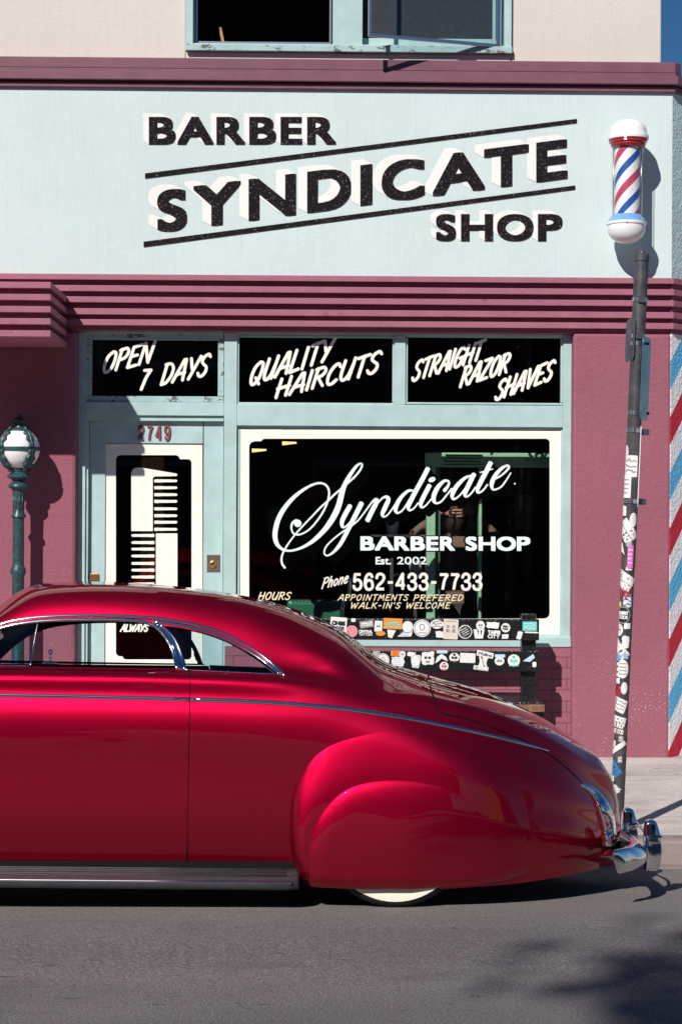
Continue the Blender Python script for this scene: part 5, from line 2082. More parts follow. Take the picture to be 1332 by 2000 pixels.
def d_ring(cv, w, h):
    r = min(w, h) * .43
    for a in np.linspace(0, 2 * math.pi, 40):
        pass
    pts = [(r * w / min(w, h) * math.cos(a), r * h / min(w, h) * math.sin(a)) for a in np.linspace(0, 2 * math.pi, 40)]
    cv.stroke(pts, min(w, h) * .025)


def d_bars(cv, w, h):
    for k in range(4):
        y = -h * .3 + k * h * .19
        cv.stroke([(-w * .34, y), (w * random.uniform(.15, .34), y)], h * .05)


def d_car(cv, w, h):
    cv.polys([[(-w * .4, h * .12), (-w * .36, 0), (-w * .2, -h * .03), (-w * .08, -h * .16), (w * .16, -h * .16), (w * .24, -h * .02), (w * .42, h * .02), (w * .42, h * .12)]])
    cv.disc(-w * .24, h * .13, h * .06)
    cv.disc(w * .26, h * .13, h * .06)
    cv.stroke([(-w * .45, h * .32), (w * .45, h * .32)], h * .06)


def d_skull(cv, w, h):
    cv.disc(-w * .13, -h * .05, w * .10)
    cv.disc(w * .13, -h * .05, w * .10)
    cv.stroke([(-w * .12, h * .22), (w * .12, h * .22)], w * .05)
    for k in (-1, 0, 1): cv.stroke([(k * w * .07, h * .15), (k * w * .07, h * .29)], w * .025)


def d_face(cv, w, h):
    d_ring(cv, w, h)
    cv.stroke([(-w * .12, -h * .18), (w * .05, -h * .22), (w * .14, -h * .05), (w * .04, h * .12), (-w * .1, h * .05), (-w * .12, -h * .18)], w * .03, True)
    cv.stroke([(-w * .22, h * .26), (w * .22, h * .26)], h * .03)


def d_pair(cv, w, h):
    for s in (-1, 1):
        cv.disc(s * w * .2, -h * .14, w * .10)
        cv.polys([[(s * w * .2 - w * .13, h * .16), (s * w * .2 - w * .09, -h * .02), (s * w * .2 + w * .09, -h * .02), (s * w * .2 + w * .13, h * .16)]])
    cv.stroke([(-w * .38, -h * .40), (w * .38, -h * .40)], w * .04)


def d_razor(cv, w, h):
    cv.stroke([(-w * .12, -h * .3), (w * .10, h * .28)], w * .05)
    cv.disc(-w * .13, -h * .28, w * .07)
    cv.disc(w * .12, h * .26, w * .05)


def d_clover(cv, w, h):
    for a in (-90, 30, 150):
        cv.disc(w * .2 * math.cos(R(a)), -h * .08 + w * .2 * math.sin(R(a)), w * .13)
    cv.stroke([(0, 0), (w * .05, h * .3)], w * .06)
    cv.stroke([(-w * .36, h * .42), (w * .36, h * .42)], h * .08)


def d_moustache(cv, w, h):
    cv.stroke([(-w * .3, h * .1, w * .03), (-w * .12, -h * .02, w * .14), (0, h * .03, w * .08), (w * .12, -h * .02, w * .14), (w * .3, h * .1, w * .03)], 0, True)
    cv.disc(-w * .14, -h * .22, w * .05)
    cv.disc(w * .14, -h * .22, w * .05)


def d_scrib(cv, w, h):
    for k in range(3):
        y = -h * .28 + k * h * .26
        pts = [(x, y + random.uniform(-.08, .08) * h) for x in np.linspace(-w * .38, w * .38, 9)]
        cv.stroke(pts, h * .06, True)


# ================================================================== BENCH UNDER THE WINDOW
YB1 = -.335          # front face of the back slats
bx = X(1052, YB1, 1225)
bench = empty('sticker_bench', ((bx - .9), -.45, 0), 'black wooden bench covered with stickers below the shop window', 'bench')


def slat(y0, y1, x1px, yf, name='back_slat', thick=.045, mat='blackbench', xl0=None):
    mb = MB()
    xr_ = X(x1px, yf, (y0 + y1) / 2)
    mb.box(xl0 if xl0 is not None else bx - 1.72, xr_, yf, yf + thick, Z(y1, yf, 900), Z(y0, yf, 900))
    return mb.build(name, M[mat], bench, bevel=.006)


sl1 = slat(1209, 1250.5, 1052.5, YB1)
sl2 = slat(1271, 1311.5, 1052.5, YB1)
mb = MB()
xp = X(1034, YB1, 1250)
zseat = P(1040, 1372, -.80).z
for x_ in (xp, xp - 1.58):
    m2 = MB()
    m2.box(x_ - .048, x_ + .048, YB1 + .047, YB1 + .14, 0, Z(1199, YB1, 1030))
    m2.build('bench_post', M['blackbench'], bench, bevel=.008)
    m2 = MB()
    m2.box(x_ - .045, x_ + .045, -.78, -.70, 0, zseat - .06)
    m2.build('front_leg', M['blackbench'], bench, bevel=.006)
    m2 = MB()
    m2.box(x_ - .04, x_ + .04, -.70, YB1 + .05, zseat - .16, zseat - .062)
    m2.build('arm_rail', M['blackbench'], bench, bevel=.006)
for k in range(4):
    y0 = -.80 + k * .118
    mb = MB()
    mb.box(bx - 1.75, X(1060, -.8, 1370) - .004 * k, y0, y0 + .108, zseat - .055, zseat)
    mb.build('seat_slat', M['blackbench'], bench, bevel=.006)
mb = MB()
mb.box(X(960, -.8, 1380), X(1061, -.8, 1380) + .004, -.825, -.802, zseat - .058, zseat - .012)
mb.build('worn_seat_edge', M['rust'], bench, bevel=.003)


def on_slat(px, py, lift0=.0015):
    c0 = P(px, py, YB1 - lift0)
    k = (YB1 - CAM.y) / FPX / 2
    return lambda u, v, l: (c0.x + u * k, YB1 - lift0 - l, c0.z - v * k)


# sizes in half photo pixels
S1 = [
 (661, 1222, 'rect', 64, 66, 'stk_white', 'stk_black', 'OHBIS|TOSR', 4, None, 'white sticker lettered OHBIS', .30),
 (687, 1233, 'disc', 46, 46, 'stk_pink', 'stk_white', None, 0, d_face, 'round pink sticker', .3),
 (690, 1211, 'torn', 20, 16, 'stk_white', 'stk_black', None, 0, None, None, .3),
 (716, 1219, 'rect', 54, 28, 'stk_grey', 'stk_white', 'CENTRAL AVE|BARBERS', -8, None, None, .30),
 (714, 1236, 'letters', 52, 24, 'stk_white', 'stk_black', 'CENTRAL|TATTOO', 0, None, 'white lettering sticker reading CENTRAL TATTOO', .3),
 (739, 1223, 'rect', 30, 42, 'stk_white', 'stk_black', None, 3, d_moustache, None, .3),
 (743, 1237, 'disc', 38, 20, 'stk_orange', 'stk_black', None, 0, d_ring, None, .3),
 (767, 1218, 'rect', 74, 42, 'stk_orange', 'stk_teal', None, 2, d_car, 'orange sticker with a teal car', .3),
 (764, 1238, ((-.9, -.9), (.9, -.9), (.2, 1), (-.6, .8)), 38, 34, 'stk_white', 'stk_black', None, 5, None, None, .3),
 (796, 1224, 'disc', 42, 44, 'stk_white', 'stk_sky', None, 0, None, None, .3),
 (791, 1237, ((-1, 1), (-.2, -.6), (1, -.8), (.8, .9)), 60, 26, 'stk_white', 'stk_blue', None, 0, d_bars, None, .3),
 (824, 1227, 'disc', 68, 68, 'stk_white', 'stk_black', None, 0, d_face, 'large round white sticker with a line drawn head', .3),
 (853, 1219, 'disc', 52, 36, 'stk_white', 'stk_black', None, 0, d_scrib, None, .3),
 (858, 1239, 'torn', 34, 28, 'stk_white', 'stk_black', None, 0, None, None, .3),
 (880, 1229, 'rect', 58, 78, 'stk_tan', 'stk_grey', None, 2, d_pair, 'pale sticker with two small figures', .3),
 (908, 1234, 'disc', 54, 54, 'stk_white', 'stk_black', None, -30, d_face, None, .3),
 (908.5, 1234, 'disc', 44, 44, 'stk_black', 'stk_white', None, -30, d_bars, None, .3),
 (938, 1222, 'disc', 34, 38, 'stk_white', 'stk_black', None, 0, d_skull, 'white skull sticker', .3),
 (935, 1238, ((-1, -1), (-.7, 1), (.7, 1), (1, -1), (.6, -1), (.4, .5), (.2, -1), (-.05, -1), (-.1, .5), (-.35, -1)), 44, 36, 'stk_white', 'stk_black', None, 0, None, None, .3),
 (962, 1221, 'torn', 54, 28, 'stk_white', 'stk_grey', None, 3, None, None, .3),
 (964, 1239, 'letters', 46, 32, 'stk_white', 'stk_black', 'TAIPEI|CITY', 2, None, 'pale lettering sticker reading TAIPEI CITY', .3),
 (987, 1226, 'disc', 36, 36, 'stk_white', 'stk_black', 'FART|MIER', 6, None, 'round white sticker lettered FART MIER', .26),
 (986, 1243, 'torn', 30, 20, 'stk_white', 'stk_black', None, 0, None, None, .3),
 (1014, 1241, 'torn', 22, 38, 'stk_white', 'stk_black', None, 15, None, None, .3),
 (1034, 1223, 'rect', 56, 36, 'stk_teal', 'stk_white', None, 0, d_scrib, 'teal sticker with white scribbles', .3),
 (1037, 1235, 'torn', 60, 7, 'stk_white', 'stk_black', None, 2, None, None, .3),
]
S2 = [
 (735, 1277, 'rect', 30, 24, 'stk_grey', 'stk_white', None, 0, d_bars, None, .3),
 (748, 1290, 'disc', 50, 56, 'stk_white', 'stk_black', None, 0, d_face, None, .3),
 (773, 1276, 'rect', 40, 20, 'stk_orange', 'stk_red', None, 0, d_bars, None, .3),
 (786, 1278, 'disc', 24, 26, 'stk_white', 'stk_black', None, 0, d_skull, None, .3),
 (777, 1292, 'torn', 56, 44, 'stk_white', 'stk_sky', None, 0, d_bars, None, .3),
 (803, 1278, 'torn', 36, 20, 'stk_white', 'stk_grey', None, 6, None, None, .3),
 (811, 1291, ((-.9, -1), (.9, -.8), (1, 0), (.6, 1), (-.6, .9), (-.8, 0)), 42, 56, 'stk_white', 'stk_black', None, 0, d_ring, None, .3),
 (835, 1286, 'torn', 56, 60, 'stk_white', 'stk_black', None, 0, d_skull, 'torn white sticker with a skull', .3),
 (863, 1273, 'rect', 42, 12, 'stk_sky', 'stk_black', None, 0, None, None, .3),
 (862, 1287, ((-1, .9), (-.7, -.4), (0, -1), (.7, -.4), (1, .5), (.5, .2), (0, -.1), (-.4, .4)), 50, 40, 'stk_white', 'stk_black', None, 0, None, None, .3),
 (867, 1301, 'disc', 34, 34, 'stk_white', 'stk_red', None, 0, d_clover, None, .3),
 (887, 1284, 'disc', 40, 36, 'stk_white', 'stk_black', None, 0, d_clover, 'white clover sticker', .3),
 (913, 1285, 'rect', 60, 38, 'stk_white', 'stk_black', None, 2, None, 'plain white sticker', .3),
 (943, 1293, ((-.75, -1), (.85, -.8), (.5, 0), (.75, 1), (-.8, .85), (-.5, 0)), 52, 64, 'stk_white', 'stk_black', None, 4, d_razor, None, .3),
 (947, 1278, 'rect', 66, 22, 'stk_white', 'stk_black', 'Mullins', 12, None, 'white scroll sticker lettered Mullins', .62),
 (939, 1305, 'rect', 58, 16, 'stk_white', 'stk_black', 'Chop Shop', 8, None, None, .6),
 (976, 1281, 'rect', 40, 12, 'stk_sky', 'stk_black', None, 0, None, None, .3),
 (975, 1291, 'disc', 38, 34, 'stk_white', 'stk_black', None, 0, d_moustache, None, .3),
 (1003, 1290, 'disc', 48, 48, 'stk_white', 'stk_teal', None, 0, d_clover, 'round white sticker with a teal mark', .3),
 (1033, 1286, ((-1, .6), (.6, -1), (.9, -.2), (.1, .8)), 50, 34, 'stk_sky', 'stk_blue', None, 0, None, None, .3),
 (1043, 1298, 'torn', 18, 24, 'stk_white', 'stk_black', None, 0, None, None, .3),
]
for k, (px, py, sh_, w, h, b_, i_, tx, an, dc, lb, ts) in enumerate(S1):
    sticker('sticker', on_slat(px, py, .0012 + .0011 * (k % 5)), sh_, w, h, b_, i_, tx, an, dc, sl1, lb, ts)
for k, (px, py, sh_, w, h, b_, i_, tx, an, dc, lb, ts) in enumerate(S2):
    sticker('sticker', on_slat(px, py, .0012 + .0011 * (k % 5)), sh_, w, h, b_, i_, tx, an, dc, sl2, lb, ts)

# ================================================================== SIGN POLE AT THE KERB
YSP = -2.78
b0, b1 = P(1203, 1628, YSP), P(1252.5, 500, YSP)
b0.z = -.05
spole = empty('sign_pole', (b0.x, YSP, b0.z), 'leaning rusty parking sign pole plastered with stickers at the kerb', 'sign pole')
ax = (b1 - b0).normalized()
PL = (b1 - b0).length
RP = 13.0 * (YSP - CAM.y) / FPX
mb = MB()
mb.lathe(b0, [(RP, 0), (RP, PL * .46), (RP * 1.06, PL * .462), (RP * 1.06, PL)], 32, ax)
mb.build('pole', M['pole'], spole, autosmooth=40)
mb = MB()
mb.lathe(b1, [(RP * 1.06, -.030), (RP * 1.16, -.028), (RP * 1.16, .004), (RP * 1.0, .010), (RP * .55, .014), (RP * .45, .024), (RP * .2, .028)], 28, ax)
mb.build('pole_cap', M['pole'], spole, autosmooth=35)
ex = (Vector((1, 0, 0)) - ax * ax.x).normalized()
ey = ax.cross(ex)


def pole_t(py): return (P(1203 + (1628 - py) / 1128 * 49.5, py, YSP) - b0).dot(ax)


for py in (586, 657, 672, 807, 841, 979):
    t0 = pole_t(py)
    mb = MB()
    rr_ = RP * (1.07 if py < 1100 else 1)
    mb.lathe(b0 + ax * t0, [(rr_, -.012), (rr_ + .003, -.011), (rr_ + .003, .011), (rr_, .012)], 28, ax)
    if py in (586, 657): mb.obox(b0 + ax * t0 - ey * -0 + Vector((0, -(rr_ + .004), 0)), ex * .016, Vector((0, .005, 0)), ax * .017)
    mb.build('band_clamp', M['steelband'], spole, autosmooth=40)


def sign_plate(name, pxc, py0, py1, az, w, mat, edge, off, lab):
    """thin plate: az = angle of its face about the vertical, w = width"""
    c0 = P(pxc, (py0 + py1) / 2, YSP + off)
    h = (P(pxc, py0, YSP + off) - P(pxc, py1, YSP + off)).z
    u = Vector((math.cos(R(az)), math.sin(R(az)), 0))
    n_ = Vector((-u.y, u.x, 0))
    pts = rrect(-w / 2, -h / 2, w / 2, h / 2, .03, 5)
    vs, fs = [], []
    k = len(pts)
    for s_, th in ((-1, 0), (1, 0)):
        for a, b in pts: vs.append(c0 + u * a + ax * b + n_ * (s_ * .0018))
    fs = [list(range(k)), list(range(2 * k - 1, k - 1, -1))] + [[i, k + i, k + (i + 1) % k, (i + 1) % k] for i in range(k)]
    return tag(link_mesh(name, vs, fs, [mat], spole), lab)


t = NT('tarnished_sign_back')
nz = t.noise(9, 5, .7)
t.set(t.ramp(nz, [(.35, (.10, .15, .20)), (.5, (.16, .24, .31)), (.62, (.22, .28, .29)), (.75, (.28, .42, .46))]), .28, .7, .5)
M['signback'] = t.m
pl_ = sign_plate('sign_plate', 1259.5, 659, 821, 68, .20, M['signback'], None, .0, 'tarnished back of the upper parking sign')
mb = MB()
for py in (672, 808):
    a = P(1261, py, YSP)
    mb.lathe((a.x, a.y - .02, a.z), [(.008, 0), (.008, .012), (.004, .014)], 10, (math.sin(R(68)), -math.cos(R(68)), 0))
mb.build('bolt', M['blackseam'], pl_)
sign_plate('sign_plate', 1230, 622, 706, 97, .16, M['signback'], None, .03, 'edge of a small sign behind the pole')
low = sign_plate('sign_plate', 1246.5, 833, 992, 82.5, .20, M['white'], None, .02, 'white lower sign seen edge on')
for py in (844, 980):
    a = b0 + ax * pole_t(py)
    mb = MB()
    mb.box(a.x + RP, a.x + RP + .045, YSP - .02, YSP + .02, a.z - .018, a.z + .018)
    mb.build('sign_bracket', M['steelband'], spole, bevel=.003)


def on_pole(px, py, lift0):
    """maps sticker mm to the pole's skin; px offset gives the angle"""
    t0 = pole_t(py)
    cx = 1203 + (1628 - py) / 1128 * 49.5
    a0 = math.asin(max(-.96, min(.96, (px - cx) / 13.2)))
    k = (YSP - CAM.y) / FPX / 2

    def f(u, v, l):
        a = a0 + u * k / RP
        r_ = RP * (1.06 if py < 1090 else 1.0) + lift0 + l * .7
        return b0 + ax * (t0 - v * k) + ex * (r_ * math.sin(a)) + Vector((0, -1, 0)) * (r_ * math.cos(a))
    return f


PS = [
 (1220, 883, 'disc', 20, 44, 'stk_white', 'stk_grey', None, 0, d_face, None, .3),
 (1229, 911, 'rect', 46, 70, 'stk_white', 'stk_grey', None, 0, d_scrib, 'white rectangular sticker', .3),
 (1222, 951, 'rect', 32, 74, 'stk_white', 'stk_grey', None, 0, d_bars, None, .3),
 (1218, 998, 'torn', 28, 40, 'stk_white', 'stk_black', None, 0, None, None, .3),
 (1234, 1015, 'disc', 26, 46, 'stk_white', 'stk_black', None, 0, None, None, .3),
 (1221, 1037, 'letters', 66, 40, 'stk_white', 'stk_black', 'SYNDICATE|BARBER SHOP', 55, None, 'white letters reading SYNDICATE BARBER SHOP', .3),
 (1213, 1072, ((-1, -1), (.2, -.8), (1, .9), (0, .4), (-.8, .6)), 26, 44, 'stk_white', 'stk_black', None, 0, None, None, .3),
 (1228, 1087, 'rect', 18, 74, 'stk_mag', 'stk_white', None, 0, d_bars, 'narrow magenta sticker', .3),
 (1209, 1094, 'disc', 26, 40, 'stk_white', 'stk_red', None, 0, d_face, None, .3),
 (1226, 1108, 'torn', 26, 22, 'stk_white', 'stk_grey', None, 0, None, None, .3),
 (1216, 1135, 'letters', 56, 44, 'stk_white', 'stk_black', 'SYNDICATE|BARBERS', 32, None, None, .3),
 (1214, 1157, 'letters', 44, 22, 'stk_red', 'stk_black', 'CATE', 30, None, 'dark red torn lettering', .3),
 (1222, 1172, 'torn', 34, 52, 'stk_white', 'stk_blue', None, 0, d_scrib, None, .3),
 (1206, 1184, 'disc', 14, 32, 'stk_yellow', 'stk_black', None, 0, None, None, .3),
 (1214, 1201, 'disc', 56, 62, 'stk_black', 'stk_white', 'CHEAT|CODE', 0, d_ring, 'round black sticker with white lettering', .22),
 (1222, 1222, 'torn', 26, 22, 'stk_white', 'stk_black', None, 0, None, None, .3),
 (1207, 1230, 'disc', 36, 42, 'stk_white', 'stk_red', None, 0, d_moustache, None, .3),
 (1219, 1253, 'torn', 30, 46, 'stk_white', 'stk_black', None, 0, None, None, .3),
 (1208, 1268, 'letters', 64, 32, 'stk_white', 'stk_blue', 'SYNDICATE', 48, None, 'white diagonal letters reading SYNDICATE', .3),
 (1203, 1282, 'torn', 40, 22, 'stk_blue', 'stk_white', None, 30, d_scrib, 'torn blue sticker', .3),
 (1198, 1308, 'rect', 28, 90, 'stk_white', 'stk_black', None, 0, d_bars, 'tall white sticker with black print', .3),
 (1214, 1306, 'disc', 38, 60, 'stk_white', 'stk_grey', None, 0, d_bars, None, .3),
 (1203, 1346, 'letters', 44, 28, 'stk_red', 'stk_black', 'SATE', 28, None, None, .3),
 (1216, 1343, 'disc', 22, 40, 'stk_white', 'stk_black', None, 0, d_ring, None, .3),
 (1206, 1376, 'rect', 54, 44, 'stk_white', 'stk_grey', None, 20, d_scrib, None, .3),
 (1201, 1408, 'letters', 60, 30, 'stk_white', 'stk_black', 'SYNDICATE|BARBER SHOP', 12, None, None, .3),
 (1200, 1426, 'letters', 52, 14, 'stk_white', 'stk_black', '562 433 7733', 10, None, None, .3),
 (1204, 1459, 'rect', 16, 60, 'stk_white', 'stk_black', None, 52, None, None, .3),
 (1194, 1494, 'letters', 70, 26, 'stk_blue', 'stk_black', 'SYNDICATE', 52, None, 'blue diagonal letters reading SYNDICATE', .3),
 (1200, 1540, 'torn', 34, 26, 'stk_white', 'stk_black', None, 40, d_scrib, None, .3),
]
PS += [
 (1226, 1063, 'torn', 22, 20, 'stk_grey', 'stk_white', None, 0, d_bars, None, .3),
 (1206, 1122, 'torn', 18, 30, 'stk_white', 'stk_black', None, 0, d_scrib, None, .3),
 (1226, 1146, 'torn', 20, 24, 'stk_red', 'stk_white', None, 10, None, None, .3),
 (1206, 1210, 'disc', 14, 30, 'stk_tan', 'stk_black', None, 0, None, None, .3),
 (1219, 1281, 'torn', 22, 20, 'stk_sky', 'stk_blue', None, 0, d_scrib, None, .3),
 (1197, 1268, 'torn', 16, 26, 'stk_white', 'stk_black', None, 0, None, None, .3),
 (1198, 1366, 'torn', 12, 30, 'stk_grey', 'stk_white', None, 0, None, None, .3),
 (1210, 1442, 'torn', 18, 22, 'stk_grey', 'stk_white', None, 0, d_scrib, None, .3),
 (1196, 1452, 'torn', 22, 26, 'stk_tan', 'stk_red', None, 0, None, None, .3),
 (1208, 1482, 'torn', 16, 22, 'stk_white', 'stk_black', None, 0, d_scrib, None, .3),
 (1192, 1520, 'torn', 18, 22, 'stk_white', 'stk_blue', None, 0, d_bars, None, .3),
]
for k, (px, py, sh_, w, h, b_, i_, tx, an, dc, lb, ts) in enumerate(PS):
    sticker('sticker', on_pole(px, py, .0008 + .0008 * (k % 4)), sh_, w * (1.3 if sh_ == 'letters' else 1.12), h * (1.5 if sh_ == 'letters' else 1.2), b_, i_, tx, an, dc, spole, lb, ts)

# ================================================================== INSIDE THE SHOP
M['minty'] = plain('mint_green_joinery', (.30, .52, .34), .4, var=.08)
YC1 = .62
cab = empty('mint_green_doorframe', (X(885, YC1), YC1, .06), 'mint green door frame with a louvered header inside the shop', 'door frame')
for a, b in ((833, 850), (935, 940.5)):
    mb = MB()
    mb.box(X(a, YC1, 1100), X(b, YC1, 1100), YC1, YC1 + .12, .06, P(885, 912, YC1).z - .002)
    mb.build('frame_post', M['minty'], cab, bevel=.006)
mb = MB()
mb.box(X(833, YC1, 900), X(1078, YC1, 900), YC1, YC1 + .14, P(885, 912, YC1).z, P(885, 884, YC1).z)
mb.build('header', M['minty'], cab, bevel=.006)
for k in range(4):
    mb = MB()
    z_ = P(885, 888 + k * 6, YC1).z
    mb.obox((X(905, YC1, 900), YC1 - .025, z_ - .006), (.13, 0, 0), (0, .022, .010), (0, -.0015, .003))
    mb.build('louver', M['minty'], cab)
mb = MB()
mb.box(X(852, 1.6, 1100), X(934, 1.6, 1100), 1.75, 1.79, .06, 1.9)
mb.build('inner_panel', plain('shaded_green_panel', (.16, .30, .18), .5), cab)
mb = MB()
mb.box(X(850.5, YC1, 1100), X(860, YC1, 1100), YC1 + .05, YC1 + .2, .06, P(885, 912, YC1).z - .004)
mb.build('door_edge', plain('deep_green_door_edge', (.05, .13, .09), .4), cab)


def skin_fig(name, joints, edges, rad, mat, parent=None, sub=2):
    me = bpy.data.meshes.new(name)
    me.from_pydata(joints, edges, [])
    o = bpy.data.objects.new(name, me)
    COL.objects.link(o)
    if parent is not None: o.parent = parent
    me.materials.append(mat)
    sk = o.modifiers.new('skin', 'SKIN')
    sk.use_smooth_shade = True
    for i, r_ in enumerate(rad):
        me.skin_vertices[0].data[i].radius = (r_, r_) if not isinstance(r_, tuple) else r_
    me.skin_vertices[0].data[0].use_root = True
    sb = o.modifiers.new('sub', 'SUBSURF')
    sb.levels = sb.render_levels = sub
    return o


pc = P(889, 1100, 1.45)
px_, py_ = pc.x, 1.45
skin_m = plain('skin', (.42, .22, .15), .55)
shirt = plain('brown_shirt', (.15, .09, .065), .8)
trouser = plain('black_trousers', (.02, .02, .022), .8)
hairm = plain('dark_brown_hair', (.03, .018, .012), .5, nscale=120, var=.5, bump=.5)
J = [(0, 0, .96), (0, 0, 1.12), (0, -.01, 1.28), (0, 0, 1.40), (0, 0, 1.47), (0, -.015, 1.545), (0, -.02, 1.63),
     (-.17, 0, 1.40), (-.34, -.02, 1.47), (-.13, .03, 1.62), (.17, 0, 1.40), (.33, -.02, 1.45), (.13, .03, 1.63),
     (-.10, 0, .92), (-.11, -.02, .52), (-.115, .02, .13), (-.12, -.10, .09), (.10, 0, .92), (.11, -.02, .52), (.115, .02, .13), (.12, -.10, .09)]
J = [(px_ + a, py_ + b, c) for a, b, c in J]
E = [(0, 1), (1, 2), (2, 3), (3, 4), (4, 5), (5, 6), (3, 7), (7, 8), (8, 9), (3, 10), (10, 11), (11, 12), (0, 13), (13, 14), (14, 15), (15, 16), (0, 17), (17, 18), (18, 19), (19, 20)]
RD = [(.15, .11), (.135, .10), (.16, .11), (.13, .085), .055, .078, .085, .072, .052, .032, .072, .052, .032, .095, .062, .042, .035, .095, .062, .042, .035]
person = skin_fig('person', J, E, RD, shirt)
tag(person, 'person in a brown shirt standing in the shop with both hands raised behind the head', 'person')
v, f = ico((px_, py_ - .02, 1.60), .098, .112, .128, 3)
hair = link_mesh('hair', [(x, y, z) for x, y, z in v], f, hairm, person, True)
J2 = [(0, 0, .97), (-.10, 0, .90), (-.11, -.02, .52), (-.115, .02, .10), (.10, 0, .90), (.11, -.02, .52), (.115, .02, .10)]
skin_fig('trousers', [(px_ + a, py_ + b, c) for a, b, c in J2], [(0, 1), (1, 2), (2, 3), (0, 4), (4, 5), (5, 6)], [(.16, .12), .108, .075, .058, .108, .075, .058], trouser, person)
for s in (-1, 1):
    pts, ed, rd = [(px_ + s * .13, py_ - .06, 1.645)], [], [.030]
    pts.append((px_ + s * .075, py_ - .115, 1.665))
    rd.append(.028)
    ed.append((0, 1))
    for q in range(4):
        a = len(pts)
        pts += [(px_ + s * (.035 + .002 * q), py_ - .135 + .004 * abs(q - 1), 1.685 - q * .022), (px_ + s * (.0 + .006 * q - (.02 if s > 0 else .0)), py_ - .142, 1.692 - q * .024)]
        rd += [.0095, .0085]
        ed += [(1, a), (a, a + 1)]
    a = len(pts)
    pts += [(px_ + s * .085, py_ - .09, 1.705), (px_ + s * .05, py_ - .10, 1.73)]
    rd += [.011, .0095]
    ed += [(1, a), (a, a + 1)]
    skin_fig('hand', pts, ed, rd, skin_m, person)

wood = plain('warm_wood_boards', (.42, .20, .09), .6, var=.3, nscale=8)
yb_ = .75
mb = MB()
for k in range(3):
    mb.box(X(276 + k * 15, yb_, 920), X(289.6 + k * 15, yb_, 920), yb_, yb_ + .03, 1.0, P(300, 893, yb_).z)
tag(mb.build('wooden_cabinet', wood), 'brown boarded cabinet side seen through the top of the door glass', 'cabinet')
t = NT('lit_bulb')
t.b.inputs['Emission Color'].default_value = (1, .60, .22, 1)
t.b.inputs['Emission Strength'].default_value = 1.8
for k, (px, py, lb) in enumerate(((507, 880, 'small lit lamp at the window corner beside the cream border'), (566, 866, 'small lit lamp at the top edge of the window glass'))):
    c = P(px, py, 1.2)
    root = empty('hanging_lamp', c, lb, 'lamp', 'lamps hanging inside the shop')
    mb = MB()
    mb.tube([c + Vector((-.055, 0, 0)), c + Vector((.05, 0, .005))], [.014, .006], 8)
    mb.build('bulb', t.m, root, True)
    mb = MB()
    mb.tube([c + Vector((0, 0, .012)), c + Vector((0, 0, .9))], .004, 6)
    mb.build('cord', M['dark'], root)

yk = 4.6
paper = plain('dim_paper_poster', (.55, .50, .42), .7, var=.25, nscale=6)
for k, (a, b, c0, c1, lb) in enumerate(((520, 560, 985, 1050, 'dim framed print on the back wall of the shop near the script'), (1000, 1045, 960, 1040, 'dim framed print on the back wall behind the right of the window'))):
    root = empty('framed_print', P((a + b) / 2, c1, yk), lb, 'picture', 'prints on the back wall')
    mb = MB()
    mb.box(X(a, yk, 1000), X(b, yk, 1000), yk, yk + .03, P(a, c1, yk).z, P(a, c0, yk).z)
    mb.build('frame', M['upholstery'], root)
    mb = MB()
    mb.box(X(a + 5, yk, 1000), X(b - 5, yk, 1000), yk - .004, yk - .001, P(a, c1 - 6, yk).z, P(a, c0 + 6, yk).z)
    mb.build('print', paper, root)
ysh = .95
tub = plain('white_plastic_tub', (.62, .62, .60), .4)
for px, py, w, lb in ((766, 1032, 13, 'small pale tub on a shelf above the words BARBER SHOP'), (812, 1110, 14, 'small pale tub on a shelf beside the year 2002')):
    c = P(px, py + 12, ysh)
    k = w * (ysh - CAM.y) / FPX
    mb = MB()
    mb.lathe(c, [(k * .75, 0), (k, .085), (k * 1.06, .086), (k * 1.06, .095), (k * .9, .096)], 20)
    tag(mb.build('tub', tub, None, autosmooth=40), lb, 'tub', 'tubs on the shop shelves')
    root = empty('glass_shelf', c, ('thin dark shelf holding the tub above the words BARBER SHOP' if py < 1100 else 'thin dark shelf holding the tub beside the year 2002'), 'shelf', 'shelves in the shop window')
    mb = MB()
    mb.box(c.x - .16, c.x + .16, ysh - .1, ysh + .12, c.z - .016, c.z - .001)
    mb.build('shelf_board', M['upholstery'], root)
    mb = MB()
    mb.box(c.x - .012, c.x + .012, ysh + .08, ysh + .11, .06, c.z - .017)
    mb.build('shelf_post', M['upholstery'], root)

# green barber chair low in the window
YCH = .55
cc_ = P(610, 1180, YCH)
chair = empty('barber_chair', (cc_.x, YCH, .06), 'dark green barber chair with a studded back behind the window glass', 'barber chair')
gm = plain('green_chair_leather', (.02, .13, .08), .3)
mb = MB()
mb.box(P(560, 1180, YCH).x, P(674, 1180, YCH).x, YCH, YCH + .10, P(610, 1196, YCH).z - .30, P(610, 1172, YCH).z)
bk = mb.build('chair_back', gm, chair, bevel=.03)
mb = MB()
for k in range(14):
    a = P(572 + k * 7.2, 1174.5 + k * .25, YCH - .003)
    mb.add(*ico(a, .005, .004, .005, 1))
mb.build('stud', M['chrome'], bk, True)
mb = MB()
a0, a1, a2 = P(683, 1128, YCH - .04), P(680, 1170, YCH - .04), P(668, 1190, YCH - .04)
mb.tube([Vector(q) for q in crom([tuple(a0), tuple(a1), tuple(a2), (a2.x - .02, a2.y, .5)], 6)], .016, 10)
mb.build('chair_frame', M['chrome'], chair, True)
mb = MB()
mb.box(P(560, 1180, YCH).x, P(674, 1180, YCH).x, YCH + .1, YCH + .6, .48, .60)
mb.build('chair_seat', gm, chair, bevel=.03)
mb = MB()
mb.lathe((cc_.x, YCH + .33, .06), [(.28, 0), (.28, .03), (.08, .06), (.06, .42)], 28)
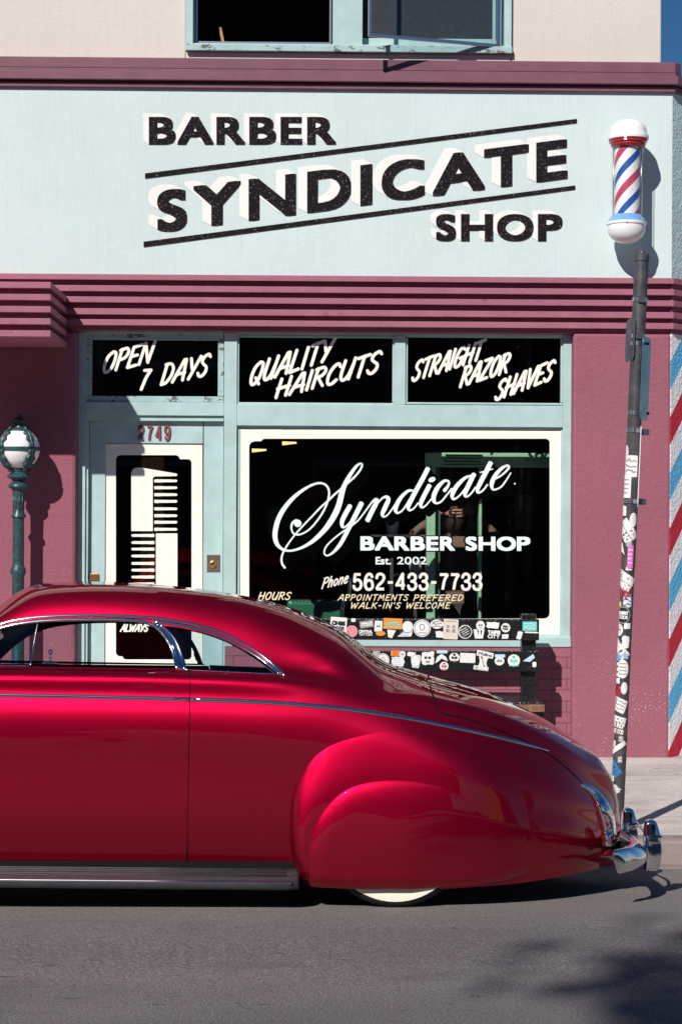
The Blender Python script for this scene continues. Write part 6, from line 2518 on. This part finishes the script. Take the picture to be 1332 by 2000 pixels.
mb.build('pedestal', M['chrome'], chair, autosmooth=40)

# ================================================================== ACROSS THE STREET (seen in the paint, chrome and glass)
def leaf_tree(name, base, h, cr, seed, label, n=2600, leaf=.16, col=(.05, .085, .025), squash=.8, group='street trees across the road'):
    r_ = np.random.default_rng(seed)
    root = empty(name, base, label, 'tree', group)
    mb = MB()
    bx_, by_, bz_ = base
    top = h - cr * .8
    pts = crom([(bx_, by_, bz_ - .1), (bx_ + r_.uniform(-.1, .1), by_, bz_ + top * .5), (bx_ + r_.uniform(-.15, .15), by_ + .05, bz_ + top), (bx_, by_, bz_ + h - .3)], 5)
    mb.tube([Vector(p) for p in pts], list(np.linspace(.20, .05, len(pts)) * h / 7), 10)
    for k in range(7):
        a = r_.uniform(0, 6.28)
        s0 = Vector(pts[int(len(pts) * r_.uniform(.5, .85))])
        e_ = Vector((bx_ + math.cos(a) * cr * .75, by_ + math.sin(a) * cr * .75, bz_ + h - cr * r_.uniform(.5, 1.4)))
        mb.tube([s0, s0.lerp(e_, .5) + Vector((0, 0, .1)), e_], [.07, .05, .025], 7)
    mb.build('trunk', plain('bark', (.10, .075, .055), .9, nscale=14, var=.4, bump=.6, bdist=.02), root, True)
    cl = []
    while len(cl) < 26:
        p = r_.uniform(-1, 1, 3)
        if p @ p < 1: cl.append(p * np.array([cr, cr, cr * squash]) * .85)
    vs, fs = [], []
    for i in range(n):
        c_ = cl[r_.integers(len(cl))] + r_.normal(0, cr * .16, 3)
        c_ = c_ + np.array([bx_, by_, bz_ + h - cr * .7])
        a = r_.normal(0, 1, 3)
        a /= np.linalg.norm(a)
        b = np.cross(a, r_.normal(0, 1, 3))
        b /= np.linalg.norm(b)
        s_ = leaf * r_.uniform(.5, 1.2)
        k = len(vs)
        vs += [c_ - a * s_, c_ + b * s_ * .45, c_ + a * s_, c_ - b * s_ * .45]
        fs.append((k, k + 1, k + 2, k + 3))
    t = NT('foliage')
    nz = t.noise(1.5, 4)
    t.set(t.ramp(nz, [(.3, tuple(x * .55 for x in col)), (.7, tuple(x * 1.35 for x in col))]), .6, 0, .3)
    link_mesh('crown', vs, fs, t.m, root)
    return root


leaf_tree('street_tree', (-4.75, -21.1, -.02), 13.9, 2.0, 5, 'tall street tree across the road whose shadow falls on the asphalt', 11000, .14)
leaf_tree('street_tree', (-8.5, -18.2, -.02), 8.5, 2.6, 6, 'broad street tree opposite the car door', 3600, .22)
leaf_tree('street_tree', (5.4, -17.2, -.02), 6.2, 2.1, 9, 'small street tree opposite the car tail', 2600, .2)
leaf_tree('street_tree', (-15.0, -16.6, -.02), 8.0, 2.6, 16, 'street tree far up the road', 2600, .24)


def street_house(name, x0, x1, y0, h, col, label, nwin, depth=8, trimc=(.7, .7, .68)):
    root = empty(name, ((x0 + x1) / 2, y0, 0), label, 'building')
    mb = MB()
    mb.box(x0, x1, y0 - depth, y0, -.1, h)
    w_ = mb.build('wall', stucco(name + '_stucco', col, 40, .4, .008, .08), root)
    mb = MB()
    mb.box(x0 - .1, x1 + .1, y0 - depth - .1, y0 + .1, h, h + .25)
    mb.build('parapet', plain(name + '_trim', trimc, .7), root)
    dk = plain(name + '_glass', (.02, .025, .03), .1)
    step = (x1 - x0) / nwin
    for st_ in range(int(h // 3.2)):
        for k in range(nwin):
            cx_ = x0 + step * (k + .5)
            mb = MB()
            z0_, z1_ = (.4, 2.5) if st_ == 0 else (.9 + 3.2 * st_, 2.4 + 3.2 * st_)
            ww = step * .33
            mb.box(cx_ - ww, cx_ + ww, y0 + .002, y0 + .05, z0_, z1_)
            fr_ = mb.build('window', plain(name + '_frame', trimc, .6), root)
            mb = MB()
            mb.box(cx_ - ww + .08, cx_ + ww - .08, y0 + .051, y0 + .056, z0_ + .08, z1_ - .08)
            mb.build('pane', dk, fr_)
    return root


street_house('terrace_house', -30, -12, -19.5, 6.4, (.30, .20, .16), 'brown two storey terrace across the street', 6)
street_house('corner_store', -11.6, -6.2, -19.0, 7.0, (.16, .13, .12), 'dark brown corner store across the street', 4)
street_house('plaster_block', -4.4, 6.5, -19.6, 7.0, (.26, .22, .20), 'tan plaster block across the street', 3)
street_house('yellow_shop', 19.5, 25, -15.8, 5.0, (.72, .42, .06), 'bright yellow shop across the street', 2, trimc=(.10, .45, .50))
street_house('turquoise_shop', 25.3, 38, -14.5, 5.4, (.08, .48, .52), 'turquoise shop across the street', 3, trimc=(.7, .5, .12))
